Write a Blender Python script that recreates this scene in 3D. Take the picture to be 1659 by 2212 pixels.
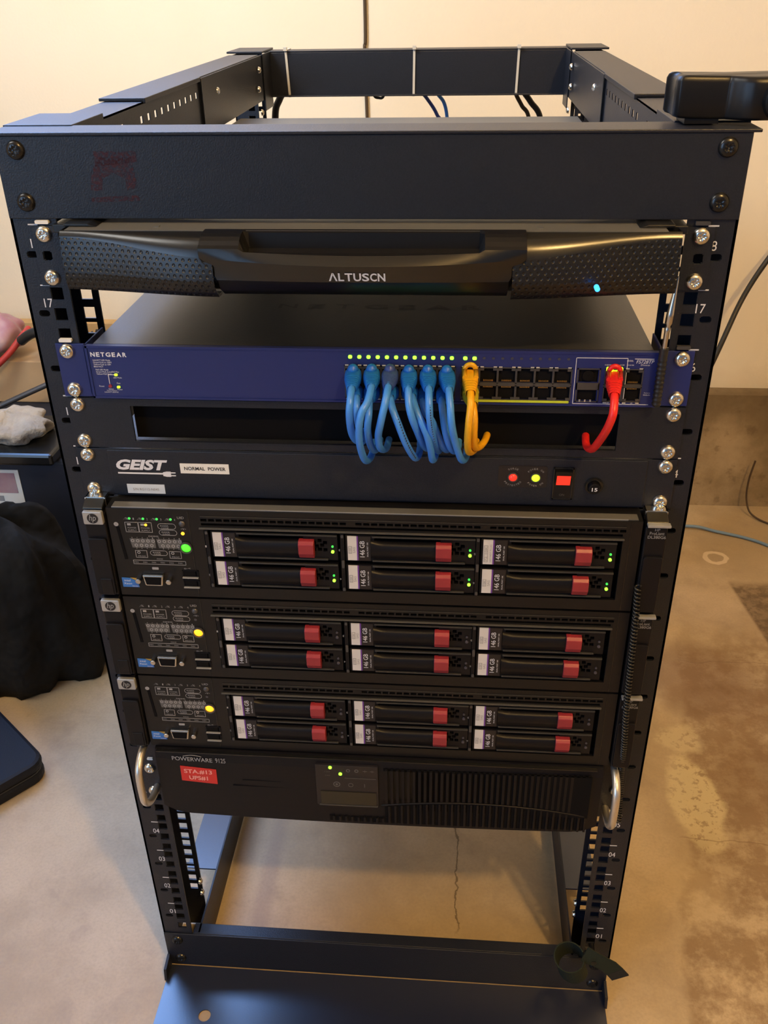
import bpy, bmesh, math, random
from mathutils import Vector, Matrix
random.seed(7)
for o in list(bpy.data.objects): bpy.data.objects.remove(o)
SC = bpy.context.scene
COL = SC.collection
FZ = 67.0                         # floor is 67 mm below the bottom of the lowest rack unit
def P(x, y, z): return Vector((x/1000.0, y/1000.0, (z+FZ)/1000.0))

# ------------------------------------------------------------------ camera
R = [[0.9969000482247353, 0.07712428815123124, -0.01556078489928395],
     [0.02541945665496212, -0.5028874209233729, -0.863978062857068],
     [-0.07445901606173982, 0.8609042258300578, -0.5032889516698262]]
cd = bpy.data.cameras.new('camera'); cam = bpy.data.objects.new('camera', cd); COL.objects.link(cam)
m = Matrix(((R[0][0], -R[1][0], -R[2][0], 0), (R[0][1], -R[1][1], -R[2][1], 0), (R[0][2], -R[1][2], -R[2][2], 0), (0, 0, 0, 1)))
m.translation = P(67.3, -655.4, 950.1)
cam.matrix_world = m
cd.sensor_fit = 'HORIZONTAL'; cd.sensor_width = 36.0; cd.lens = 36.0*1980.57/1659.0
cd.clip_start = 0.01; cd.clip_end = 50
SC.camera = cam

# ------------------------------------------------------------------ light
SC.view_settings.view_transform = 'Standard'; SC.view_settings.look = 'None'
SC.view_settings.gamma = 1.0; SC.view_settings.use_curve_mapping = False
SC.view_settings.exposure = 0.0
w = bpy.data.worlds.new('world'); SC.world = w; w.use_nodes = True
w.node_tree.nodes['Background'].inputs[0].default_value = (0.55, 0.72, 1.0, 1)
w.node_tree.nodes['Background'].inputs[1].default_value = 0.22
def area(name, loc, target, sx, sy, power, color):
    l = bpy.data.lights.new(name, 'AREA'); l.shape = 'RECTANGLE'; l.size = sx; l.size_y = sy
    l.energy = power; l.color = color
    o = bpy.data.objects.new(name, l); COL.objects.link(o); o.location = loc
    o.rotation_euler = (Vector(target)-Vector(loc)).to_track_quat('-Z', 'Y').to_euler(); return o
# open garage door behind and to the left of the camera, a window high in the back wall at left, a ceiling lamp, plus an added spot brightening the back wall
area('daylight_garage_door', (-1.9, -2.0, 1.25), (-0.1, 0.2, 0.6), 1.5, 1.7, 36, (0.36, 0.62, 1.0))
wl = area('daylight_window', (-0.82, 1.17, 1.60), (-0.22, -0.1, 0.0), 1.0, 1.0, 13, (0.22, 0.45, 1.0)); wl.data.spread = math.radians(75)
sl = bpy.data.lights.new('wall_fill_spot', 'SPOT'); sl.energy = 125; sl.color = (1.0, 0.97, 0.92); sl.spot_size = math.radians(110); sl.spot_blend = 1.0; sl.shadow_soft_size = 0.35  # added fill spot without a real source, brightens the back wall
so = bpy.data.objects.new('wall_fill_spot', sl); COL.objects.link(so); so.location = (-0.95, -0.05, 1.95)
so.rotation_euler = (Vector((0.10, 1.19, 1.15))-so.location).to_track_quat('-Z', 'Y').to_euler()
def lamp(name, loc, power, color, r):
    pl = bpy.data.lights.new(name, 'POINT'); pl.energy = power; pl.color = color; pl.shadow_soft_size = r
    po = bpy.data.objects.new(name, pl); COL.objects.link(po); po.location = loc
lamp('ceiling_lamp', (0.80, -1.25, 2.35), 90, (1.0, 0.63, 0.23), 0.045)

# ------------------------------------------------------------------ materials
def mat(name, col, rough=0.5, metal=0.0, spec=0.5, bump=None, emit=None, coat=0.0, var=None, alpha=None):
    m = bpy.data.materials.new(name); m.use_nodes = True
    nt = m.node_tree; b = nt.nodes['Principled BSDF']
    b.inputs['Base Color'].default_value = (*col, 1); b.inputs['Roughness'].default_value = rough
    b.inputs['Metallic'].default_value = metal; b.inputs['Specular IOR Level'].default_value = spec
    b.inputs['Coat Weight'].default_value = coat
    if emit:
        b.inputs['Emission Color'].default_value = (*emit[0], 1); b.inputs['Emission Strength'].default_value = emit[1]
    tc = nt.nodes.new('ShaderNodeTexCoord')
    if bump:
        n = nt.nodes.new('ShaderNodeTexNoise'); n.inputs['Scale'].default_value = bump[0]; n.inputs['Detail'].default_value = 2
        nt.links.new(tc.outputs['Object'], n.inputs['Vector'])
        bp = nt.nodes.new('ShaderNodeBump'); bp.inputs['Strength'].default_value = bump[1]; bp.inputs['Distance'].default_value = bump[2]
        nt.links.new(n.outputs['Fac'], bp.inputs['Height']); nt.links.new(bp.outputs['Normal'], b.inputs['Normal'])
    if var:                        # (scale, other colour)
        n = nt.nodes.new('ShaderNodeTexNoise'); n.inputs['Scale'].default_value = var[0]; n.inputs['Detail'].default_value = 4
        nt.links.new(tc.outputs['Object'], n.inputs['Vector'])
        mx = nt.nodes.new('ShaderNodeMix'); mx.data_type = 'RGBA'
        mx.inputs['A'].default_value = (*col, 1); mx.inputs['B'].default_value = (*var[1], 1)
        nt.links.new(n.outputs['Fac'], mx.inputs['Factor']); nt.links.new(mx.outputs['Result'], b.inputs['Base Color'])
    return m
M = {}
M['coat'] = mat('powder_coat', (0.005, 0.0065, 0.012), 0.42, 0, 0.42, (900, 0.35, 0.0006), var=(700, (0.013, 0.0165, 0.028)))
M['plate'] = mat('black_plate_sky_tint', (0.012, 0.016, 0.034), 0.31, 0, 0.8, (500, 0.1, 0.0004))  # black paint; blue of the reflected sky is put into its base colour
M['steel'] = mat('grey_painted_sheet', (0.020, 0.020, 0.020), 0.36, 0, 0.6, (600, 0.2, 0.0003))
M['top_sheet'] = mat('dull_sheet_metal', (0.17, 0.168, 0.155), 0.35, 0.4, 0.5, (300, 0.1, 0.0003))
M['hole'] = mat('dark_recess', (0.004, 0.004, 0.005), 0.8, 0, 0.1)
M['plastic'] = mat('black_plastic', (0.005, 0.005, 0.006), 0.36, 0, 0.35, (900, 0.08, 0.0002))
M['satin'] = mat('satin_black_plastic', (0.007, 0.007, 0.007), 0.27, 0, 0.6)
M['soft'] = mat('matt_black_plastic', (0.004, 0.004, 0.006), 0.42, 0, 0.25, (800, 0.1, 0.0002))
M['nickel'] = mat('nickel_screw', (0.72, 0.70, 0.64), 0.22, 1.0, 0.5, (250, 0.2, 0.0004))
M['black_screw'] = mat('black_screw', (0.01, 0.01, 0.011), 0.25, 0.3, 0.6)
M['chrome'] = mat('brushed_chrome', (0.62, 0.60, 0.56), 0.2, 1.0)
M['handle'] = mat('satin_chrome', (0.75, 0.72, 0.66), 0.36, 0.9)
M['rail'] = mat('lit_edge_plastic', (0.030, 0.030, 0.030), 0.4, 0, 0.5)  # black plastic, made lighter to paint in lamp light on the top edges
M['ledge'] = mat('grey_metal_ledge', (0.10, 0.095, 0.085), 0.4, 0.5)
M['silver'] = mat('silver_plastic', (0.42, 0.43, 0.43), 0.35, 0.5)
M['blue_paint'] = mat('navy_blue_paint', (0.010, 0.019, 0.130), 0.42, 0, 0.5, (700, 0.1, 0.0003))
M['ink'] = mat('white_ink', (0.70, 0.71, 0.76), 0.6)
M['grey_ink'] = mat('grey_ink', (0.30, 0.30, 0.31), 0.6)
M['dim_ink'] = mat('dim_ink', (0.09, 0.09, 0.09), 0.6)
M['black_ink'] = mat('black_ink', (0.03, 0.03, 0.035), 0.6)
M['sticker'] = mat('white_sticker', (0.80, 0.79, 0.74), 0.5)
M['pale_sticker'] = mat('pale_sticker', (0.62, 0.68, 0.74), 0.5)
M['drive_label'] = mat('white_drive_label', (0.62, 0.61, 0.60), 0.5)
M['purple'] = mat('purple_stripe', (0.13, 0.04, 0.28), 0.5)
M['dark_label'] = mat('black_label', (0.010, 0.009, 0.012), 0.35)
M['red_sticker'] = mat('red_sticker', (0.55, 0.025, 0.02), 0.5)
M['pink_ink'] = mat('pink_ink', (0.85, 0.38, 0.33), 0.6)
M['lever_red'] = mat('maroon_latch', (0.27, 0.025, 0.035), 0.38)
M['port_grey'] = mat('port_housing', (0.08, 0.08, 0.085), 0.4, 0.5)
M['gold'] = mat('gold_contacts', (0.75, 0.48, 0.15), 0.3, 1.0)
M['lime'] = mat('lime_strip', (0.50, 0.62, 0.03), 0.5)
M['led_g'] = mat('green_light', (0.1, 0.6, 0.05), 0.4, emit=((0.35, 1.0, 0.04), 2.2))
M['led_g2'] = mat('green_light_dim', (0.05, 0.3, 0.05), 0.4, emit=((0.05, 0.9, 0.12), 0.8))
M['led_y'] = mat('lime_light', (0.4, 0.7, 0.05), 0.4, emit=((0.62, 1.0, 0.02), 1.3))
M['led_a'] = mat('amber_light', (0.8, 0.4, 0.05), 0.4, emit=((1.0, 0.42, 0.02), 2.2))
M['led_b'] = mat('blue_light', (0.05, 0.2, 0.8), 0.4, emit=((0.02, 0.25, 1.0), 4.0))
M['led_r'] = mat('red_light', (0.7, 0.03, 0.02), 0.3, emit=((1.0, 0.03, 0.015), 1.0))
M['led_off'] = mat('unlit_light', (0.05, 0.05, 0.07), 0.4)
M['power_g'] = mat('green_button_light', (0.1, 0.7, 0.05), 0.3, emit=((0.06, 1.0, 0.02), 1.4))
M['power_a'] = mat('amber_button_light', (0.9, 0.5, 0.05), 0.3, emit=((1.0, 0.36, 0.01), 1.8))
M['boot_blue'] = mat('blue_boot', (0.008, 0.14, 0.58), 0.42)
M['boot_indigo'] = mat('indigo_boot', (0.035, 0.07, 0.27), 0.42)
M['cord_blue'] = mat('light_blue_cord', (0.055, 0.26, 0.78), 0.36)
M['yellow'] = mat('yellow_cord', (0.85, 0.42, 0.01), 0.4)
M['olive'] = mat('yellow_green_boot', (0.50, 0.42, 0.02), 0.4)
M['red'] = mat('red_cord', (0.78, 0.022, 0.018), 0.36)
M['rubber'] = mat('black_rubber', (0.012, 0.012, 0.012), 0.45)
M['tie'] = mat('white_nylon', (0.55, 0.53, 0.48), 0.5)
M['strap'] = mat('green_grey_strap', (0.017, 0.023, 0.016), 0.85, spec=0.2, bump=(500, 0.5, 0.0006))
M['strap_end'] = mat('black_strap_end', (0.008, 0.008, 0.007), 0.8, bump=(500, 0.5, 0.0006))
M['fabric'] = mat('black_fabric', (0.005, 0.0045, 0.004), 0.8, spec=0.2, bump=(25, 0.9, 0.012), var=(9, (0.016, 0.014, 0.011)))
M['case'] = mat('dark_case', (0.006, 0.007, 0.011), 0.55, spec=0.25, bump=(400, 0.3, 0.0006))
M['navy_box'] = mat('dark_blue_box', (0.012, 0.016, 0.030), 0.6)
M['card'] = mat('cardboard', (0.42, 0.28, 0.15), 0.8, var=(20, (0.5, 0.36, 0.21)))
M['towel'] = mat('cream_towel', (0.55, 0.50, 0.40), 0.9, bump=(120, 0.8, 0.004), var=(30, (0.22, 0.2, 0.19)))
M['magenta'] = mat('magenta_bag', (0.30, 0.02, 0.10), 0.4, var=(25, (0.5, 0.45, 0.45)))
M['red_cloth'] = mat('red_wrap', (0.45, 0.04, 0.03), 0.5)
M['grey_metal'] = mat('grey_metal', (0.25, 0.24, 0.21), 0.5, 0.3)
M['wood'] = mat('tan_panel', (0.55, 0.38, 0.18), 0.7, var=(6, (0.48, 0.30, 0.13)))
M['blue_cable'] = mat('pale_blue_cable', (0.16, 0.26, 0.38), 0.5)
M['brown_cable'] = mat('brown_cable', (0.06, 0.035, 0.015), 0.6)
M['badge_blue'] = mat('blue_badge', (0.03, 0.16, 0.52), 0.4)
M['badge_gold'] = mat('gold_badge', (0.35, 0.24, 0.06), 0.4)
M['screen'] = mat('display_window', (0.02, 0.018, 0.012), 0.2)

def nodes(m):
    nt = m.node_tree
    def N(t, **k):
        n = nt.nodes.new(t)
        for a, v in k.items(): setattr(n, a, v)
        return n
    def setin(n, i, v):
        if v is None: return
        if hasattr(v, 'links'): nt.links.new(v, n.inputs[i])
        else: n.inputs[i].default_value = v
    def math_(op, a, b=None, c=None, clamp=False):
        n = N('ShaderNodeMath', operation=op, use_clamp=clamp); setin(n, 0, a); setin(n, 1, b); setin(n, 2, c); return n.outputs[0]
    def mixc(f, a, b):
        n = N('ShaderNodeMix', data_type='RGBA'); setin(n, 'Factor', f)
        setin(n, 'A', a if hasattr(a, 'links') else (*a, 1)); setin(n, 'B', b if hasattr(b, 'links') else (*b, 1)); return n.outputs['Result']
    def noise(scale, detail=5, rough=0.55, vec=None, dist=0.0):
        n = N('ShaderNodeTexNoise'); n.inputs['Scale'].default_value = scale; n.inputs['Detail'].default_value = detail
        n.inputs['Roughness'].default_value = rough; n.inputs['Distortion'].default_value = dist
        if vec: nt.links.new(vec, n.inputs['Vector'])
        return n.outputs['Fac']
    def ramp(v, lo, hi):
        n = N('ShaderNodeMapRange', interpolation_type='SMOOTHSTEP'); setin(n, 'Value', v); n.inputs['From Min'].default_value = lo; n.inputs['From Max'].default_value = hi; return n.outputs[0]
    return nt, N, math_, mixc, noise, ramp

# garage concrete floor: mottled, with paint, stains and a crack
fm = mat('concrete_floor', (0.4, 0.3, 0.2), 0.55, 0, 0.35); nt, N, ma, mixc, noise, ramp = nodes(fm)
g = N('ShaderNodeNewGeometry'); sep = N('ShaderNodeSeparateXYZ'); nt.links.new(g.outputs['Position'], sep.inputs[0])
X, Y = sep.outputs[0], sep.outputs[1]; pos = g.outputs['Position']
n1 = noise(3.5, 8, 0.62, pos); n2 = noise(16, 8, 0.65, pos, 0.4); n3 = noise(260, 3, 0.6, pos)
base = mixc(ramp(n1, 0.35, 0.65), (0.41, 0.31, 0.185), (0.56, 0.44, 0.28))
base = mixc(ma('MULTIPLY', ramp(n2, 0.5, 0.72), 0.35), base, (0.30, 0.22, 0.15))
base = mixc(ma('MULTIPLY', ramp(n3, 0.35, 0.75), 0.25), base, (0.30, 0.24, 0.17))
def blob(cx, cy, rx, ry, wob=0.5, ns=14, soft=0.12, rot=0.0):
    dx = ma('SUBTRACT', X, cx); dy = ma('SUBTRACT', Y, cy); c, s = math.cos(rot), math.sin(rot)
    u = ma('ADD', ma('MULTIPLY', dx, c/rx), ma('MULTIPLY', dy, s/rx)); v = ma('ADD', ma('MULTIPLY', dx, -s/ry), ma('MULTIPLY', dy, c/ry))
    d = ma('SQRT', ma('ADD', ma('MULTIPLY', u, u), ma('MULTIPLY', v, v)))
    d = ma('ADD', d, ma('MULTIPLY', ma('SUBTRACT', noise(ns, 6, 0.62, pos), 0.5), 2*wob))
    return ma('SUBTRACT', 1.0, ramp(d, 1-soft, 1+soft))
brown = (0.19, 0.105, 0.045)
# a broad worn brown zone on the right, broken up by noise
nz = ma('MULTIPLY', ma('SUBTRACT', noise(7, 6, 0.6, pos), 0.5), 0.10)
edge = ma('SUBTRACT', ma('ADD', X, nz), ma('ADD', 0.335, ma('MULTIPLY', Y, 0.20)))
zone = ma('MULTIPLY', ramp(edge, 0.0, 0.018), ma('SUBTRACT', 1.0, ramp(ma('ADD', Y, nz), 0.60, 0.74)))
broken = ramp(noise(24, 8, 0.7, pos), 0.36, 0.60)
base = mixc(ma('MULTIPLY', ma('MULTIPLY', zone, broken), 0.66), base, brown)
for a in [(0.52, 0.35, 0.06, 0.09, 0.5, 12, 0.4), (0.47, 0.58, 0.10, 0.07, 0.6, 12, 0.4), (0.52, 0.50, 0.10, 0.05, 0.4, 12, 0.3)]:
    base = mixc(ma('MULTIPLY', blob(*a), 0.55), base, brown)
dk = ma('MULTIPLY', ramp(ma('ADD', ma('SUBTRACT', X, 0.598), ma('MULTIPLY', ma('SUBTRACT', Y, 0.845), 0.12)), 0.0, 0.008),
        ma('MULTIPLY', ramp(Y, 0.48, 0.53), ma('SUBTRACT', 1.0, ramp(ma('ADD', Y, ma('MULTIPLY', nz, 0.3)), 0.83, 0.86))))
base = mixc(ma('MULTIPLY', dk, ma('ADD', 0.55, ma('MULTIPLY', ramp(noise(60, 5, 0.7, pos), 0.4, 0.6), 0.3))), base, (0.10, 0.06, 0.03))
pat = blob(0.422, 0.29, 0.036, 0.085, 0.42, 26, 0.16, 0.05)
speck = ma('SUBTRACT', 1.0, ma('MULTIPLY', ramp(noise(85, 5, 0.65, pos), 0.52, 0.60), 0.8))
fade = ramp(ma('ADD', Y, ma('MULTIPLY', nz, 0.5)), 0.16, 0.27)
base = mixc(ma('MULTIPLY', ma('MULTIPLY', pat, speck), ma('ADD', 0.35, ma('MULTIPLY', fade, 0.5))), base, (0.62, 0.52, 0.30))
pat3 = ma('MULTIPLY', blob(0.424, 0.415, 0.030, 0.028, 0.8, 30, 0.3), speck)
base = mixc(ma('MULTIPLY', pat3, 0.7), base, (0.60, 0.50, 0.30))
pat2 = blob(0.395, 0.14, 0.035, 0.05, 0.6, 20, 0.5)
base = mixc(ma('MULTIPLY', pat2, 0.35), base, (0.58, 0.46, 0.28))
def ring(cx, cy, r0, w0):
    dx = ma('SUBTRACT', X, cx); dy = ma('SUBTRACT', Y, cy)
    d = ma('SQRT', ma('ADD', ma('MULTIPLY', dx, dx), ma('MULTIPLY', dy, dy)))
    d = ma('ADD', d, ma('MULTIPLY', ma('SUBTRACT', noise(40, 3, 0.5, pos), 0.5), 0.012))
    return ma('SUBTRACT', 1.0, ramp(ma('ABSOLUTE', ma('SUBTRACT', d, r0)), w0*0.6, w0))
base = mixc(ma('MULTIPLY', ring(0.596, 0.936, 0.020, 0.006), 0.8), base, (0.72, 0.60, 0.42))
cx = ma('ADD', 0.084, ma('MULTIPLY', ma('SUBTRACT', noise(22, 5, 0.6, pos), 0.5), 0.035))
crack = ma('SUBTRACT', 1.0, ramp(ma('ABSOLUTE', ma('SUBTRACT', X, cx)), 0.0004, 0.0018))
base = mixc(ma('MULTIPLY', ma('MULTIPLY', crack, ramp(Y, 0.055, 0.08)), 0.75), base, (0.10, 0.065, 0.03))
for cy_, x0 in ((0.225, 0.38), (0.60, 0.45)):
    l = ma('SUBTRACT', 1.0, ramp(ma('ABSOLUTE', ma('SUBTRACT', Y, ma('ADD', cy_, ma('MULTIPLY', ma('SUBTRACT', noise(9, 4, 0.5, pos), 0.5), 0.05)))), 0.0004, 0.0016))
    base = mixc(ma('MULTIPLY', ma('MULTIPLY', l, ramp(X, x0, x0+0.02)), 0.5), base, (0.18, 0.11, 0.06))
base = mixc(ma('MULTIPLY', blob(-0.16, 0.10, 0.012, 0.13, 0.5, 18, 0.6), 0.35), base, (0.25, 0.17, 0.14))
nt.links.new(base, nt.nodes['Principled BSDF'].inputs['Base Color'])
bp_ = N('ShaderNodeBump'); bp_.inputs['Strength'].default_value = 0.25; bp_.inputs['Distance'].default_value = 0.002
nt.links.new(n2, bp_.inputs['Height']); nt.links.new(bp_.outputs[0], nt.nodes['Principled BSDF'].inputs['Normal'])

wm = mat('cream_wall', (0.82, 0.73, 0.58), 0.85, 0, 0.2); nt, N, ma, mixc, noise, ramp = nodes(wm)
g = N('ShaderNodeNewGeometry'); pos = g.outputs['Position']
sep = N('ShaderNodeSeparateXYZ'); nt.links.new(pos, sep.inputs[0])
low = ma('SUBTRACT', 1.0, ramp(ma('ADD', sep.outputs[2], ma('MULTIPLY', noise(30, 5, 0.6, pos), 0.06)), 0.28, 0.36))
c = mixc(ramp(noise(2.5, 4, 0.5, pos), 0.3, 0.7), (0.82, 0.73, 0.58), (0.85, 0.77, 0.63))
c = mixc(ma('MULTIPLY', low, 0.25), c, (0.45, 0.32, 0.16))
nt.links.new(c, nt.nodes['Principled BSDF'].inputs['Base Color'])
b_ = N('ShaderNodeBump'); b_.inputs['Strength'].default_value = 0.15; b_.inputs['Distance'].default_value = 0.003
nt.links.new(noise(180, 3, 0.5, pos), b_.inputs['Height']); nt.links.new(b_.outputs[0], nt.nodes['Principled BSDF'].inputs['Normal'])

sm = mat('stem_wall_concrete', (0.3, 0.2, 0.1), 0.85, 0, 0.2); nt, N, ma, mixc, noise, ramp = nodes(sm)
g = N('ShaderNodeNewGeometry'); pos = g.outputs['Position']
c = mixc(ramp(noise(6, 8, 0.65, pos), 0.3, 0.7), (0.20, 0.145, 0.08), (0.42, 0.32, 0.20))
c = mixc(ma('MULTIPLY', ramp(noise(35, 5, 0.6, pos), 0.55, 0.7), 0.5), c, (0.13, 0.085, 0.045))
sep = N('ShaderNodeSeparateXYZ'); nt.links.new(pos, sep.inputs[0])
c = mixc(ma('MULTIPLY', ramp(ma('ADD', sep.outputs[2], ma('MULTIPLY', noise(14, 5, 0.6, pos), 0.1)), 0.2, 0.30), 0.45), c, (0.11, 0.08, 0.05))
nt.links.new(c, nt.nodes['Principled BSDF'].inputs['Base Color'])

# dimpled plastic for the console wings (real bump pattern, staggered dots in x and z)
dm = mat('dimpled_plastic', (0.006, 0.006, 0.006), 0.36, 0, 0.5); nt, N, ma, mixc, noise, ramp = nodes(dm)
tc = N('ShaderNodeTexCoord'); sep = N('ShaderNodeSeparateXYZ'); nt.links.new(tc.outputs['Object'], sep.inputs[0])
u = ma('DIVIDE', sep.outputs[0], 0.0047); v = ma('DIVIDE', sep.outputs[2], 0.0036)
row = ma('FLOOR', v); u2 = ma('ADD', u, ma('MULTIPLY', ma('MODULO', row, 2.0), 0.5))
du = ma('SUBTRACT', ma('FRACT', ma('ADD', u2, 1000.0)), 0.5); dv = ma('MULTIPLY', ma('SUBTRACT', ma('FRACT', v), 0.5), 0.68)
dd = ma('SQRT', ma('ADD', ma('MULTIPLY', du, du), ma('MULTIPLY', dv, dv)))
hgt = ramp(dd, 0.10, 0.26)
b_ = N('ShaderNodeBump'); b_.inputs['Strength'].default_value = 0.7; b_.inputs['Distance'].default_value = 0.0010
nt.links.new(hgt, b_.inputs['Height']); nt.links.new(b_.outputs[0], nt.nodes['Principled BSDF'].inputs['Normal'])

# faint red residue, broken up
rm = mat('red_residue', (0.07, 0.010, 0.016), 0.6); nt, N, ma, mixc, noise, ramp = nodes(rm)
tc = N('ShaderNodeTexCoord')
nt.links.new(ma('MULTIPLY', ramp(noise(420, 3, 0.7, tc.outputs['Object']), 0.38, 0.66), 0.42), nt.nodes['Principled BSDF'].inputs['Alpha'])

# ------------------------------------------------------------------ mesh building
_gl = {}
def glyphs(s, bold=0.0, shear=0.0, space=1.0):
    k = (s, bold, shear, space)
    if k not in _gl:
        cu = bpy.data.curves.new('t', 'FONT'); cu.body = s; cu.size = 1; cu.offset = bold; cu.shear = shear
        cu.space_character = space; cu.resolution_u = 3; cu.fill_mode = 'FRONT'
        ob = bpy.data.objects.new('t', cu); COL.objects.link(ob)
        dg = bpy.context.evaluated_depsgraph_get(); dg.update()
        me = bpy.data.meshes.new_from_object(ob.evaluated_get(dg))
        vs = [(v.co.x, v.co.y) for v in me.vertices]; fs = [tuple(p.vertices) for p in me.polygons]
        bpy.data.objects.remove(ob); bpy.data.curves.remove(cu); bpy.data.meshes.remove(me)
        if not vs: vs = [(0, 0), (1, 0), (1, 1)]; fs = []
        x0 = min(v[0] for v in vs); x1 = max(v[0] for v in vs); y0 = min(v[1] for v in vs); y1 = max(v[1] for v in vs)
        _gl[k] = ([(v[0]-x0, v[1]-y0) for v in vs], fs, x1-x0, y1-y0)
    return _gl[k]

class MB:
    def __init__(s): s.v = []; s.f = []; s.smooth = set()
    def add(s, vs, fs, smooth=False):
        n = len(s.v); s.v += [tuple(v) for v in vs]
        for f in fs:
            if smooth: s.smooth.add(len(s.f))
            s.f.append(tuple(i+n for i in f))
        return s
    def box(s, x0, x1, y0, y1, z0, z1):
        v = [(x, y, z) for x in (x0, x1) for y in (y0, y1) for z in (z0, z1)]
        return s.add(v, [(0, 1, 3, 2), (4, 6, 7, 5), (0, 4, 5, 1), (2, 3, 7, 6), (0, 2, 6, 4), (1, 5, 7, 3)])
    def prism(s, pts, a, b, axis='y'):
        n = len(pts)
        def m_(p, t): return {'y': (p[0], t, p[1]), 'x': (t, p[0], p[1]), 'z': (p[0], p[1], t)}[axis]
        v = [m_(p, a) for p in pts]+[m_(p, b) for p in pts]
        f = [tuple(range(n-1, -1, -1)), tuple(range(n, 2*n))]+[(i, (i+1) % n, n+(i+1) % n, n+i) for i in range(n)]
        return s.add(v, f)
    def rrect(s, x0, x1, z0, z1, r, y0, y1, n=4):
        pts = []
        for cx_, cz_, a in ((x1-r, z1-r, 0), (x0+r, z1-r, 90), (x0+r, z0+r, 180), (x1-r, z0+r, 270)):
            for k in range(n+1):
                t = math.radians(a+90*k/n); pts.append((cx_+r*math.cos(t), cz_+r*math.sin(t)))
        return s.prism(pts, y0, y1)
    def frame(s, x0, x1, z0, z1, t, y0, y1):
        s.box(x0, x1, y0, y1, z1-t, z1); s.box(x0, x1, y0, y1, z0, z0+t); s.box(x0, x0+t, y0, y1, z0, z1); return s.box(x1-t, x1, y0, y1, z0, z1)
    def disc(s, x, z, r, y0, y1, n=20, r2=None):
        r2 = r if r2 is None else r2
        v = [(x+r*math.cos(2*math.pi*k/n), y1, z+r*math.sin(2*math.pi*k/n)) for k in range(n)]+[(x+r2*math.cos(2*math.pi*k/n), y0, z+r2*math.sin(2*math.pi*k/n)) for k in range(n)]
        return s.add(v, [tuple(range(n-1, -1, -1)), tuple(range(n, 2*n))]+[(i, (i+1) % n, n+(i+1) % n, n+i) for i in range(n)])
    def dome(s, x, z, r, y, h, n=18, rings=5, sx=1.0):   # bulges towards -y
        v = []; f = []
        for j in range(rings):
            t = math.pi/2*j/rings
            for k in range(n):
                a = 2*math.pi*k/n; v.append((x+sx*r*math.cos(t)*math.cos(a), y-h*math.sin(t), z+r*math.cos(t)*math.sin(a)))
        v.append((x, y-h, z))
        for j in range(rings-1):
            for k in range(n): f.append((j*n+k, j*n+(k+1) % n, (j+1)*n+(k+1) % n, (j+1)*n+k))
        for k in range(n): f.append(((rings-1)*n+k, (rings-1)*n+(k+1) % n, rings*n))
        return s.add(v, f, True)
    def ringxz(s, x, z, r0, r1, y0, y1, n=28):
        v = []; f = []
        for k in range(n):
            a = 2*math.pi*k/n
            for (r, y) in ((r0, y1), (r0, y0), (r1, y0), (r1, y1)): v.append((x+r*math.cos(a), y, z+r*math.sin(a)))
        for k in range(n):
            q = (k+1) % n
            for j in range(4): f.append((k*4+j, k*4+(j+1) % 4, q*4+(j+1) % 4, q*4+j))
        return s.add(v, f, False)
    def tube(s, path, r, n=10, caps=True):
        p = [Vector(q) for q in path]; N_ = len(p); v = []; f = []
        up = None
        for i in range(N_):
            t = (p[min(i+1, N_-1)]-p[max(i-1, 0)])
            if t.length < 1e-9: t = Vector((0, 0, 1))
            t.normalize()
            if up is None:
                up = t.orthogonal().normalized()
            up = (up-t*up.dot(t)); up = up.normalized() if up.length > 1e-6 else t.orthogonal().normalized()
            b = t.cross(up); rr = r[i] if isinstance(r, (list, tuple)) else r
            for k in range(n):
                a = 2*math.pi*k/n; q = p[i]+up*(rr*math.cos(a))+b*(rr*math.sin(a)); v.append(tuple(q))
        for i in range(N_-1):
            for k in range(n): f.append((i*n+k, i*n+(k+1) % n, (i+1)*n+(k+1) % n, (i+1)*n+k))
        s.add(v, f, True)
        if caps: s.add(v[:n], [tuple(range(n-1, -1, -1))]); s.add(v[-n:], [tuple(range(n))])
        return s
    def ribbon(s, pts, wid, th=1.0):       # pts: (centre, width direction)
        v = []; f = []
        for i, (c, d) in enumerate(pts):
            c = Vector(c); d = Vector(d).normalized()*wid/2
            t = Vector(pts[min(i+1, len(pts)-1)][0])-Vector(pts[max(i-1, 0)][0]); n_ = t.cross(d).normalized()*th/2
            for q in (c-d-n_, c+d-n_, c+d+n_, c-d+n_): v.append(tuple(q))
        L = len(pts)
        for i in range(L-1):
            for k in range(4): f.append((i*4+k, i*4+(k+1) % 4, (i+1)*4+(k+1) % 4, (i+1)*4+k))
        f += [(3, 2, 1, 0), (4*L-4, 4*L-3, 4*L-2, 4*L-1)]
        return s.add(v, f)
    def perf(s, a0, a1, b0, b1, holes, t0, t1, fn):      # rectangular plate with rectangular holes; fn(a, b, t) -> point
        A = sorted({a0, a1} | {h[i] for h in holes for i in (0, 1) if a0 < h[i] < a1}); B = sorted({b0, b1} | {h[i] for h in holes for i in (2, 3) if b0 < h[i] < b1})
        na, nb = len(A), len(B)
        solid = [[True]*(nb-1) for _ in range(na-1)]
        ia = {a: i for i, a in enumerate(A)}; ib = {b: i for i, b in enumerate(B)}
        for h in holes:
            i0, i1 = ia.get(max(h[0], a0)), ia.get(min(h[1], a1)); j0, j1 = ib.get(max(h[2], b0)), ib.get(min(h[3], b1))
            for i in range(i0, i1):
                for j in range(j0, j1): solid[i][j] = False
        idx = {}; v = []; f = []
        def vi(i, j, k):
            if (i, j, k) not in idx: idx[(i, j, k)] = len(v); v.append(fn(A[i], B[j], (t0, t1)[k]))
            return idx[(i, j, k)]
        S = lambda i, j: 0 <= i < na-1 and 0 <= j < nb-1 and solid[i][j]
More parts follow.
